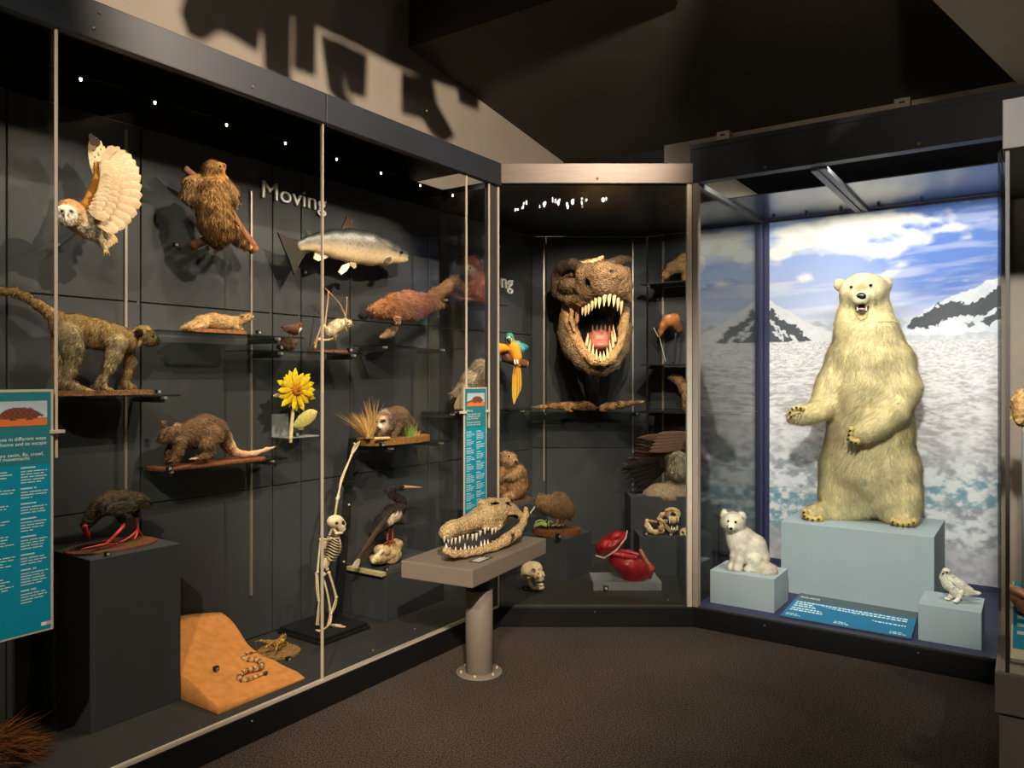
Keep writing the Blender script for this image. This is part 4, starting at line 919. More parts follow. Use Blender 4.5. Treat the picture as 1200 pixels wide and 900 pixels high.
# --- monkey
def monkey():
    it = Item(LF, 120, 455, .58, 'vervet_monkey', 'olive brown monkey walking on a slab with its long tail out behind', 'monkey')
    s = it.sk(5); B, L, P = '9c7c46', 'c7a468', 'a89368'
    s.c([(74, 382, 0, 14.5), (90, 386, 0, 17.5), (112, 391, 0, 17), (134, 397, 0, 16), (148, 400, 0, 13), (158, 397, 0, 9.5)], B)
    s.e(168, 391, 0, 11.5, 10.5, 10, B).e(175, 397, -.01, 8, 7.5, 8, 'b9965c').c([(177, 399, 0, 6), (183, 400, 0, 4)], '5d4630').e(184, 397, 0, 3, 5, 8, '2c2018', op='p').e(163.5, 390, -.055, 3.6, 4.8, 4, '241a14')
    s.e(170, 384, 0, 10, 4, 12, 'a07f49', op='p').e(108, 402, -.07, 20, 7, 14, L, op='p', rot=-12).e(165, 404, -.02, 8, 5, 10, 'd8bd85', op='p')
    for dn, x0 in ((-.055, 0), (.06, 1)):
        if not x0:
            s.c([(137, 404, dn, 11), (133, 418, dn, 8.5), (128, 430, dn, 6.5), (120, 446, dn, 4.4), (118, 452, dn, 4), (126, 456, dn-.02, 2.8)], P)
            s.c([(80, 394, dn, 14), (84, 408, dn, 12), (86, 420, dn, 8.5), (82, 436, dn, 6.2), (77, 447, dn, 4), (88, 453, dn, 3.6), (102, 456.5, dn-.02, 2.6)], P)
        else:
            s.c([(146, 408, dn, 9), (153, 424, dn, 6), (149, 438, dn, 4.6), (146, 449, dn, 4), (158, 453.5, dn, 2.6)], 'b99867')
            s.c([(72, 398, dn, 11), (70, 420, dn, 7), (69, 440, dn, 4.6), (70, 449, dn, 3.5), (78, 452, dn, 2.6)], 'c29a63')
    s.c([(66, 372, 0, 8), (58, 366, .01, 5.8), (46, 357, .02, 4.8), (30, 347, .03, 4.2), (18, 342, .04, 4), (2, 340.5, .05, 3.6), (-20, 341, .06, 3.2)], 'a4814b')
    s.build('body', 'fur', 96, noise=.0008, nfreq=260)
    it.fur(22000, 5.5, .8, flow=lambda P: np.stack([-.5+0*P[:, 0], 0*P[:, 0], -.8+0*P[:, 0]], 1), lift=.2, var=.34)
    eyes(it, [(179, 394.5, -.075)], 1.2); it.ball('nostril', 186.5, 398.5, -.02, .7, '14100c')
    for x in (123, 126, 129): it.tube('finger', [(x, 455, -.085, 1.3), (x+3, 457, -.095, 1.1), (x+4, 458, -.095, .6)], '8b7048', 'fur', 6)
    for x in (98, 101, 104): it.tube('toe', [(x, 456, -.085, 1.3), (x+4, 457.5, -.095, 1.1), (x+6, 458.5, -.095, .6)], '9b7d54', 'fur', 6)
    o = Item(LF, 120, 461.5, .58, 'base_slab', 'brown rounded slab under the monkey', 'slab')
    oval_board(o, 50, 178, 457.5, -.12, .12, .019, '7b563a', 'board', shape=5)
monkey()

# --- pale stoat
def stoat():
    it = Item(LF, 255, 384, .58, 'stoat', 'pale tan stoat stretched out on a thin board', 'stoat')
    s = it.sk(3); B = 'd8ac68'
    s.c([(213, 384, 0, 1.6), (223, 381.5, 0, 3.6), (236, 377, 0, 7), (250, 375.5, 0, 8.5), (264, 377.5, 0, 8), (276, 377.5, 0, 6.2), (285, 374, 0, 5), (291, 371.5, 0, 4), (296.5, 371, 0, 1.9)], B)
    s.c([(276, 380, -.03, 4), (279, 385, -.04, 2), (284, 386, -.05, 1.6)], B).c([(240, 380, -.03, 5), (230, 384, -.04, 2.4), (224, 385, -.04, 1.8)], B).e(284, 370, -.025, 1.8, 1.6, 2, B)
    s.e(255, 382, -.03, 22, 4, 12, 'e9cb92', op='p'); s.build('body', 'fur', 66); it.fur(7000, 4, .7, flow=(-1, 0, -.35), lift=.22, var=.2)
    eyes(it, [(291, 370.5, -.028)], .8); it.ball('nose', 297.4, 371, 0, .8, '3a2418')
    o = Item(LF, 250, 388.5, .58, 'base_slab', 'thin brown board under the pale stoat', 'slab'); oval_board(o, 214, 289, 387, -.07, .07, .018, '8a5b3c', 'board', shape=6)
stoat()

# --- dipper on a stone
def dipper():
    it = Item(LF, 341, 392, .58, 'dipper', 'small brown bird with a white throat perched on a stone', 'bird')
    s = it.sk(2); s.c([(334, 385, 0, 2), (339, 385.5, 0, 5), (345, 386, 0, 6.4), (349, 384, 0, 4.5), (350.5, 381.5, 0, 4)], '54341f').e(351, 388, -.01, 4, 4, 7, 'f3ead9', op='p', k=1.5).c([(330, 383, 0, 1.2), (336, 384.5, 0, 2.5)], '3d2617')
    s.build('body', 'feather', 46); it.cone('beak', (353.5, 382, 0), (356.5, 382.5, 0), .8, '2a2018'); eyes(it, [(351.5, 381, -.025)], .7)
    for x in (339, 343): it.tube('leg', [(x, 391, 0, .6), (x+.5, 396.5, 0, .5)], '5a3a26', 'smoothbone', 6)
    for i in range(3): it.feather((336+i*2, 383.5+i, -.032), (331+i, 386.5+i, -.03), 3, '4a2d1b', '38220f', name='wing_feather')
    o = Item(LF, 338, 409, .58, 'stone', 'brown stone perch under the small white-throated bird', 'stone')
    q = o.sk(3); q.e(338, 402, 0, 8.5, 6.5, 9, '5b4434', rot=8).e(335, 406.5, 0, 9, 5.5, 9, '4d3a2d').e(344, 400, .01, 3.5, 4, 6, '694d3a'); q.build('rock', 'earth', 40, noise=.004, nfreq=120)
dipper()

# --- pale mouse-like possum on twigs
def possum():
    it = Item(LF, 394, 392, .56, 'possum', 'small pale possum climbing on a bent twig', 'possum')
    s = it.sk(2.5); B = 'ead7ac'
    s.c([(386, 389, 0, 5.5), (391, 385, 0, 7.4), (397, 381, 0, 7), (403, 379, 0, 5)], B).e(406.5, 379, 0, 5.4, 4.6, 5, B).c([(409, 380, 0, 3), (411.5, 381.5, 0, 1.3)], 'f3e6c6').e(404, 375, -.01, 2, 2, 1.6, 'd9b48c')
    s.c([(384, 388, 0, 3), (381, 384, 0, 1.8), (380, 381, 0, 1.2)], B).c([(391, 390, -.02, 3), (392.5, 394.5, -.02, 1.4)], B).c([(402, 383, -.01, 2.5), (406, 386.5, -.01, 1.3)], B)
    s.e(407.5, 378, -.04, 1.8, 2.4, 4, '463224', op='p', k=1); s.build('body', 'fur', 50); it.fur(2500, 3, .6, flow=(-.8, 0, -.5), lift=.3, var=.12)
    eyes(it, [(408, 378.5, -.042)], 1.1)
    o = Item(LF, 390, 412.5, .56, 'twig_stand', 'bent twigs on a small board holding the pale possum', 'branch')
    oval_board(o, 362, 414, 410.5, -.06, .06, .013, '7a523a', 'board', shape=5)
    o.tube('twig', [(369, 408.5, 0, 1.8), (371, 399, 0, 1.6), (378, 393, .01, 1.3), (382, 370, .02, 1.1), (385, 341, .03, .8)], 'b08a66'); o.tube('twig', [(372, 398, 0, 1.5), (384, 398.5, -.01, 1.3), (393, 395, -.01, 1.2), (397.5, 389.5, -.01, .8)], 'c49c74')
    o.tube('twig', [(381, 338, .03, .7), (390, 347, .03, .7), (399, 358, .03, .8), (406, 374, .02, .9)], 'a5825f'); o.tube('twig', [(406.5, 348, .03, .8), (406, 362, .03, .9), (404, 375, .02, .9)], '9a7653'); o.tube('twig', [(368, 404, 0, 1.2), (373, 392, -.01, 1), (377, 379, -.01, .7)], 'b08a66')
possum()

# --- platypus
def platypus():
    it = Item(LF, 480, 362, .52, 'platypus', 'russet brown platypus stretched out as if swimming beside the small ape', 'platypus')
    s = it.sk(4, .7); B = 'b5703a'
    s.c([(435, 366, 0, 6), (448, 363, 0, 10), (462, 360, 0, 14.5), (478, 358.5, 0, 17), (492, 357, 0, 13), (503, 354, 0, 9)], B).c([(470, 366, -.02, 10), (486, 366, -.02, 8), (497, 360, -.02, 8)], B)
    s.c([(500, 354, 0, 8), (511, 345, 0, 7), (523, 336, .01, 5.6), (533, 326, .02, 4)], 'a5733f').c([(500, 357, -.01, 7), (511, 357, -.01, 4), (520, 356.5, -.02, 2)], 'c08048').c([(466, 372, -.05, 4), (467, 377, -.06, 2.4)], 'c58a66')
    s.c([(432, 367.5, 0, 4), (424, 369.5, 0, 2.6), (421, 371, 0, 1.8)], '2b2622'); s.build('body', 'fur', 76, noise=.003, nfreq=90)
    it.fur(14000, 6.5, 1.1, flow=(.9, 0, -.35), lift=.2, var=.3)
    eyes(it, [(437, 364, -.035)], 1); 
    for dx in (0, 2, 4): it.tube('claw', [(465+dx, 377, -.045, .8), (464+dx*1.2, 380, -.05, .4)], 'e0b09a', 'smoothbone', 6)
    o = Item(LF, 457, 396, .56, 'prop', 'small pale stump carrying the platypus', 'stand')
    q = o.sk(3); q.c([(462, 384, 0, 5), (457, 390, 0, 5.5), (450, 394, 0, 3)], '9f7f62').c([(450, 394, 0, 3), (446, 395, -.01, 2)], 'b58f74'); q.build('stump', 'wood', 40); o.tube('rod', [(466, 374, -.02, 1), (463, 384, 0, 1)], '4a3527')
platypus()

# --- small ape
def ape():
    it = Item(MF, 547, 350, MN(547, .56), 'orangutan', 'small dark red ape hunched on the shelf with its arms round its knees', 'ape')
    s = it.sk(4); B = '7c3d1e'
    s.c([(548, 343, 0, 13), (549, 328, 0, 15), (549, 315, 0, 13.5)], B).e(549, 311, -.02, 13, 11, 11, '84431f').e(548, 317, -.08, 8, 8.5, 7, '5d4a3e').e(548, 314, -.10, 6, 4, 6, '877062', op='p').e(547.5, 321.5, -.105, 5, 3.6, 5, '4a3830')
    s.c([(537, 322, -.02, 7), (531, 331, -.06, 4.5), (538, 333, -.10, 3), (544, 336, -.1, 2.5)], 'a8663a').c([(560, 324, -.01, 7), (565, 335, -.05, 5), (558, 345, -.09, 4)], B).c([(538, 344, -.03, 8), (532, 346, -.08, 5)], '8c4a28').c([(556, 346, -.03, 8), (562, 347, -.08, 5)], B)
    s.build('body', 'fur', 60); it.fur(9000, 9, 1.1, flow=lambda P: np.stack([np.sign(P[:, 0])*.35, 0*P[:, 0]-.1, -1+0*P[:, 0]], 1), lift=.15, var=.3, mask=lambda X, Y: ~((np.abs(X-548) < 8) & (np.abs(Y-317) < 9)))
    eyes(it, [(545, 314, -.138), (551, 314, -.134)], 1)
    o = Item(MF, 545, 352, MN(545, .56), 'base_slab', 'thin brown board under the small red ape', 'slab'); oval_board(o, 524, 568, 350.5, -.09, .09, .021, '7d5040', 'board', shape=6)
ape()

# --- sunflower
def sunflower():
    it = Item(LF, 346, 500, .60, 'sunflower', 'yellow sunflower head on a pale stem with one leaf, held on the wall', 'flower')
    for ring, (n, r, w_, dn, off) in enumerate(((16, 25.5, 7.2, -.030, 0), (13, 22.5, 6.6, -.045, .5))):
        for i in range(n):
            a = 2*math.pi*(i+off)/n+.07*math.sin(i*3.1); rr = r*(.95+.10*math.sin(i*2.3+ring)); fx = .92
            it.feather((347+math.cos(a)*5*fx, 457+math.sin(a)*5, dn-.01), (347+math.cos(a)*rr*fx, 457+math.sin(a)*rr, dn+.012*math.sin(i*1.7)), w_, 'e0a810', 'f5d820', name='petal', mat='plant', tipw=.38, camber=.16)
    v, t = it.P(347, 457, -.05); R = 7.2*t/FOC
    me = lathemesh('seed_disc', [(0, .022), (R*.35, .019), (R*.45, .024), (R*.75, .02), (R, .008), (R*.9, -.01), (0, -.01)], 'earth', 24, C('b5741c')); d = link('seed_disc', me, it.root, v); d.rotation_euler = (math.pi/2, 0, 0)
    me = lathemesh('disc_centre', [(0, .026), (R*.3, .025), (R*.42, .02), (0, .01)], 'earth', 16, C('8a5314')); d2 = link('disc_centre', me, it.root, v); d2.rotation_euler = (math.pi/2, 0, 0)
    it.tube('stem', [(344, 478, -.0, 2.2), (342, 495, -.01, 2.1), (341, 508, -.01, 2.4), (340.5, 519, -.01, 1.8)], 'd9c38c', 'plant'); it.tube('stem', [(347, 460, -.02, 2.3), (345, 470, -.005, 2.3), (344, 479, 0, 2.2)], 'b9b06a', 'plant')
    it.feather((344, 500, -.01), (371, 482, -.04), 17, 'b9b45a', 'd5c97c', name='leaf', mat='plant', camber=.14); it.feather((339, 461, -.01), (320, 464, -.0), 5, 'c9a070', 'e0c9a0', name='leaf', mat='plant'); it.feather((343, 497, 0), (356, 503, -.02), 6, '8a8a44', '77783a', name='leaf', mat='plant')
    o = Item(LF, 346, 511, .64, 'acrylic_holder', 'clear acrylic bracket holding the sunflower stem', 'holder'); a = o.P(329, 511)[0]; b = o.P(364, 511)[0]
    box('ledge', o.root, (a[0], -.07, -.004), (b[0], .07, .002), 'acrylic'); box('back_plate', o.root, (a[0], .07, .0), (a[0]+.11, .075, .12), 'acrylic')
sunflower()

# --- potoroo
def potoroo():
    it = Item(LF, 225, 537, .60, 'potoroo', 'brown potoroo crouching on a slab with its long bare tail behind', 'potoroo')
    s = it.sk(4.5); B = '7b5a3c'
    s.c([(251, 505, 0, 15), (240, 505, 0, 18.5), (226, 509, 0, 16), (214, 512, 0, 12.5), (206, 512, 0, 9.5)], B).e(199, 510, -.01, 9.5, 9, 9, B).c([(193, 513, -.01, 6.5), (187.5, 516, -.015, 3.6)], '7d5740').e(186.5, 514.5, -.02, 2.2, 2.2, 4, '2b1b14', op='p', k=1)
    s.e(206, 500.5, -.045, 3.2, 6.5, 2.2, 'b08366', rot=-28).e(190.5, 497, .03, 2.6, 5.5, 2.2, '9a735a', rot=14).e(192, 518, -.02, 5, 3, 8, 'a88966', op='p')
    s.c([(248, 512, -.06, 12), (242, 522, -.07, 7), (246, 529, -.07, 4.2), (240, 534.5, -.075, 3), (228, 537.5, -.08, 2.2)], '8a6745').c([(211, 520, -.05, 6.5), (208, 530, -.06, 4), (205, 537, -.06, 2.8), (202, 540, -.065, 1.8)], B).c([(203, 519, .03, 5), (198, 530, .03, 3.2), (196, 537, .03, 2), (193, 539.5, .02, 1.5)], B)
    s.c([(262, 512, 0, 9), (268, 522, 0, 6.5), (276, 530, 0, 4.4), (285, 532.5, 0, 3.6), (298, 531.5, 0, 3), (312, 527, 0, 2.2), (323, 523.5, 0, 1.2)], 'a17a55')
    def paint(V, X, Y, col): t = sstep(264, 276, X)[:, None]; return col*(1-t)+C('c79f7a')*t
    s.build('body', 'fur', 84, paint, noise=.0015, nfreq=150)
    it.fur(17000, 4.8, .8, flow=(.7, 0, -.6), lift=.25, var=.36, mask=lambda X, Y: X < 270)
    eyes(it, [(193.5, 509.5, -.055)], 1.3)
    for x in (226, 229, 232): it.tube('toe', [(x, 537, -.09, 1.2), (x-4, 538.5, -.095, .8)], 'b58e6a', 'fur', 6)
    for i in range(3): it.tube('finger', [(203-i, 539.5, -.07, .9), (199-i*1.5, 541, -.08, .5)], '5f4430', 'fur', 6)
    o = Item(LF, 240, 549, .60, 'base_slab', 'long rounded brown slab under the potoroo', 'slab'); oval_board(o, 176, 315, 541, -.085, .085, .014, '7a4c34', 'board', shape=4)
potoroo()

# --- raccoon in dry grass
def raccoon():
    it = Item(LF, 465, 510, .55, 'raccoon', 'grey brown raccoon with a dark mask bending among dry grass', 'raccoon')
    s = it.sk(3.5); B = '8a6a4b'
    s.c([(472, 498, 0, 14), (465, 491, -.01, 13.5), (457, 489, -.02, 10)], B).e(474, 503, -.01, 9, 9, 10, '7d5f46').e(449, 492, -.05, 8.8, 8.4, 8, 'a08062').c([(447, 496, -.06, 5.2), (444, 500.5, -.075, 2.6)], 'efe4d2')
    s.e(450.5, 494, -.10, 4, 2.8, 6, '1f1712', op='p', rot=15, k=1).e(441, 495, -.08, 3.4, 2.6, 6, '1f1712', op='p', rot=-20, k=1).e(450, 490, -.1, 4.5, 1.2, 6, 'e6d8bf', op='p', rot=20, k=1).e(450, 483.5, -.04, 3, 3.4, 2, 'd9c7a8').e(439.5, 486.5, -.02, 2.6, 3, 2, '6a4c34')
    s.c([(457, 497, -.06, 6), (451, 505, -.08, 3.8), (444, 510.5, -.09, 2)], '7a5d44').c([(464, 499, -.05, 6), (461, 507, -.06, 3.5), (459, 511.5, -.07, 2)], B).c([(478, 508, -.02, 4), (474, 511.5, -.05, 2.2)], '5b4434').c([(484, 505, .04, 5), (492, 507, .05, 4), (497, 510, .06, 2)], '4d3a2b')
    s.build('body', 'fur', 62); it.fur(10000, 5, .8, flow=(.6, 0, -.7), lift=.3, var=.4, mask=lambda X, Y: ~((X < 455) & (Y > 486) & (Y < 504))); it.ball('nose', 443.2, 501, -.115, 1.1, '14100d'); eyes(it, [(449, 493.5, -.125), (441.5, 494.8, -.11)], .9)
    o = Item(LF, 460, 520, .55, 'grass_base', 'earth base with dry grass tufts under the raccoon', 'base')
    oval_board(o, 421, 501, 511.5, -.13, .13, .036, '8a6236', 'ground', shape=3)
    q = o.sk(3); q.c([(440, 514, -.12, 1.9), (456, 513.5, -.12, 1.9)], 'd9b47a'); q.build('log', 'wood', 30)
    for nm, cx, cy, n_, col, hgt, sp in (('dry_tuft', 432, 514, 260, 'c79c5e', (16, 33), 14), ('seed_stalks', 436, 508, 40, 'b08a58', (25, 46), 5), ('green_tuft', 481, 512, 110, '7f9a45', (8, 22), 8), ('dry_tuft', 486, 513, 60, 'c9a263', (4, 10), 8)):
        V = []; F = []
        for i in range(n_):
            x = cx+RNG.normal(0, 2.2); dn = RNG.normal(-.06, .02); h = RNG.uniform(*hgt); lx = x+RNG.normal(0, sp)*h/30-(5 if nm == 'dry_tuft' and cx < 440 else 0)*h/30
            k = len(V); V += [o.P(x-.35, cy, dn)[0], o.P(x+.35, cy, dn)[0], o.P((x+lx)/2+.5, cy-h*.6, dn)[0], o.P((x+lx)/2-.1, cy-h*.6, dn)[0], o.P(lx, cy-h, dn+RNG.normal(0, .01))[0]]; F += [(k, k+1, k+2, k+3), (k+3, k+2, k+4)]
        cc = np.repeat(np.array([C(col)*RNG.uniform(.6, 1.25) for _ in range(n_)]), 5, 0); tag(link(nm, fastmesh(nm, V, F, cc, 'strand'), o.root), kind='stuff')
raccoon()

# --- swamphen
def swamphen():
    it = Item(LF, 130, 636, .52, 'swamphen', 'dark olive swamphen with red legs and beak stooping on an oval base', 'bird')
    s = it.sk(4); B = '55452c'
    s.c([(171, 585.5, 0, 3.5), (160, 586, 0, 8.5), (146, 588, 0, 13), (131, 589.5, 0, 13.5), (118, 594, 0, 11), (110, 602, 0, 8), (104, 610, 0, 6.4), (100, 615, 0, 5.4)], B)
    s.e(122, 600, -.05, 10, 10, 12, '3f3038', op='p', k=5).e(142, 596, -.085, 17, 8.5, 3, '4d4238', rot=6).e(104, 616, -.02, 4, 5, 8, '59585a', op='p').e(169, 591, 0, 2.6, 2.2, 3, 'd9d2c4').c([(140, 600, -.03, 6), (143, 611, -.04, 3)], '2b2622').c([(157, 597, .03, 5), (158.5, 604, .03, 2.6)], '2f2924')
    s.build('body', 'feather', 72); it.fur(5000, 5, 1.3, flow=(1, 0, -.15), lift=.08, var=.22)
    for i in range(6): it.feather((140+i*3, 584+i*1.6, -.065+.01*i), (166+i*2.2, 584.5+i*2, -.02), 7, '4a3c28', '2f261b', name='wing_feather', camber=.08)
    for i in range(3): it.feather((164, 584+i*1.5, .01*i-.01), (176+i*1.5, 586+i*3, .01*i), 6, '2a251e', '171411', name='tail_feather')
    it.cone('beak', (99, 618, -.01), (105.5, 632, -.02), 4.2, 'c81f1a', 'wet'); it.ball('frontal_shield', 99.5, 617.5, -.012, 3.6, 'd2261f', 'wet'); eyes(it, [(103, 612.5, -.045)], .9)
    R_ = 'e0483c'
    for nm, pts in (('leg', [(142, 611, -.04, 2.2), (144, 617, -.04, 2.3), (135, 627, -.05, 1.8), (124, 638, -.06, 1.9)]), ('leg', [(158.5, 603, .03, 2.1), (160, 613, .03, 2.2), (161, 621, .02, 2.0)])): L = it.tube(nm, pts, R_, 'wet')
    for pts in ([(125, 637, -.06, 1.5), (112, 640, -.08, 1.2), (100, 642.5, -.09, .8), (94, 644.5, -.09, .4)], [(124, 638, -.06, 1.5), (115, 641, -.03, 1.2), (104, 641, -.01, .6)], [(125, 638, -.06, 1.3), (131, 637.5, -.05, 1.0), (138, 637, -.04, .5)],
                [(161, 621, .02, 1.5), (155, 627, .0, 1.3), (146, 633, -.02, .9), (140, 635, -.02, .4)], [(161, 621, .02, 1.5), (160, 627, -.02, 1.2), (157, 632, -.04, .5)], [(161, 621, .02, 1.4), (165, 625, .04, 1.0), (167.5, 628, .05, .5)]): it.tube('toe', pts, R_, 'wet', 6)
    o = Item(LF, 131, 645, .52, 'base_slab', 'oval red-brown base under the swamphen', 'slab'); oval_board(o, 83, 179, 638.2, -.125, .125, .012, '6b4630', 'board', shape=2.2)
swamphen()

# --- sand slab, sidewinder, lizard
def dune():
    root = empty('sand_slab', LF.world((-1.62, .40, .12)), LF.ang, 'orange sloping sand slab leaning beside the tall plinth', 'slab'); b0 = np.array([-1.62, .40, .12])
    nx, ny = 60, 70; A, B = np.meshgrid(np.linspace(0, 1, nx), np.linspace(0, 1, ny), indexing='ij'); a = A.ravel(); b = B.ravel()
    right = -1.405+.008*np.sin(b*9); s = -1.853*(1-a)+right*a; n = .088+b*.63; n = n+(a < .02)*0
    L = np.interp(b, [0, .12, .4, .7, 1], [.026, .05, .10, .19, .262]); Rr = np.interp(b, [0, .12, .5, .65, .85, 1], [.006, .02, .048, .085, .15, .195])
    hh = L*(1-a)+Rr*a+.012*(fbm(s*9, n*11, 4, 8)-.5)*np.minimum(1, b*8)+.006*np.sin((n*22+s*9))*(b > .1)
    top = np.stack([s, n, .12+np.maximum(hh, .004)], 1)-b0; bot = np.stack([s, n, .1205+0*hh], 1)-b0
    ii = np.arange(nx*ny).reshape(nx, ny); F = [tuple(q) for q in np.stack([ii[:-1, :-1].ravel(), ii[1:, :-1].ravel(), ii[1:, 1:].ravel(), ii[:-1, 1:].ravel()], 1)]
    m = nx*ny; edge = list(ii[:, 0])+list(ii[-1, 1:])+list(ii[-2::-1, -1])+list(ii[0, -2:0:-1])
    F += [(edge[i+1 if i+1 < len(edge) else 0], edge[i], edge[i]+m, edge[i+1 if i+1 < len(edge) else 0]+m) for i in range(len(edge))]
    link('sand', fastmesh('sand', np.vstack([top, bot]), F, C('c98547'), 'sand', True), root)
    def H(s_, n_):
        bb = np.clip((n_-.088)/.63, 0, 1); aa = np.clip((s_+1.853)/.448, 0, 1)
        return .12+(np.interp(bb, [0, .12, .4, .7, 1], [.026, .05, .10, .19, .262])*(1-aa)+np.interp(bb, [0, .12, .5, .65, .85, 1], [.006, .02, .048, .085, .15, .195])*aa)
    def onsand(px, py):
        lo, hi = .08, .72
        for _ in range(40):
            n_ = (lo+hi)/2; v, _t = LF.px(px, py, n_)
            if v[2] > H(v[0], n_): lo = n_
            else: hi = n_
        v, t = LF.px(px, py, lo); return v, t
    pts = [(302, 764), (295, 766), (287, 768.5), (285, 773), (292, 775.5), (300, 776), (306.5, 779), (306, 784), (299, 786), (291, 787.5), (284, 790.5), (280.5, 795), (283, 799.5), (289, 799), (296, 796.5), (303, 793.5), (308, 791)]
    P = []; R = []; n = len(pts)
    for i, (x, y) in enumerate(pts):
        v, t = onsand(x, y); r = (1.0+2.2*math.sin(min(1, i/6)*1.57))*t/FOC if i < n-3 else (2.4 if i < n-1 else 1.9)*t/FOC; P.append(v+np.array([0, 0, r*.7])); R.append(r)
    P2, R2 = smoothpath(P, R, 6); c0 = P2[len(P2)//2].copy(); c0[2] -= .01
    sr = empty('sidewinder', LF.world(c0), LF.ang, 'patterned tan sidewinder snake coiled in waves on the sand slab', 'snake')
    V, F = tubedata(P2-c0, R2, 10); k = np.repeat(np.arange(len(P2)), 10); band = (np.sin(k*1.15) > .2); up = np.tile(np.arange(10), len(P2))
    col = np.where(band[:, None], C('8f5a30'), C('d9ac72')); link('body', fastmesh('body', V, F, col, 'skin'), sr)
    hv, ht = onsand(311, 791); hd = lathemesh('head', [(0, -.011), (.008, -.006), (.010, .0), (.006, .012), (0, .016)], 'skin', 10, C('4a2a1c')); ho = link('head', hd, sr, hv-c0+np.array([0, 0, .007])); ho.rotation_euler = (0, 1.4, .3)
    v, _ = onsand(253, 782); v2, _ = onsand(301, 763)
    tw = link('dry_twig', fastmesh('dry_twig', *tubedata([v2-b0+np.array([0, 0, .004]), v2-b0+np.array([.012, .03, .05])], [.003, .001], 6), C('6b3a22'), 'wood'), root)
    return onsand
onsand = dune()
def lizard():
    it = Item(LF, 327, 760, .46, 'lizard', 'small ochre bearded lizard on an oval sandy base', 'lizard')
    s = it.sk(2); B = '9c7434'
    s.c([(299, 751.5, .02, .7), (306, 751, .02, 1.4), (315, 752.5, .01, 2.6), (323, 754, 0, 3.8), (329, 751, -.01, 3.4), (332, 746.5, -.015, 3.2), (334, 744.5, -.02, 2)], B).e(331.5, 751, -.02, 3, 4.5, 3, 'd9ab55', op='p')
    for pts in ([(329, 752, -.03, 1.6), (325, 756, -.05, 1.2), (323.5, 762, -.06, 1.0)], [(332, 752, .01, 1.6), (336.5, 754, .02, 1.2), (338, 759, .01, 1)], [(318, 754, -.02, 1.6), (313, 757, -.04, 1.1), (311, 760, -.05, .8)]): s.c(pts, 'b98c42')
    s.build('body', 'skin', 60); eyes(it, [(333, 743.5, -.035)], .7)
    o = Item(LF, 327, 764, .45, 'base_slab', 'oval sandy base under the small lizard', 'slab'); oval_board(o, 303, 351, 762, -.11, .11, .012, '8a6a40', 'board', shape=2.1)
lizard()

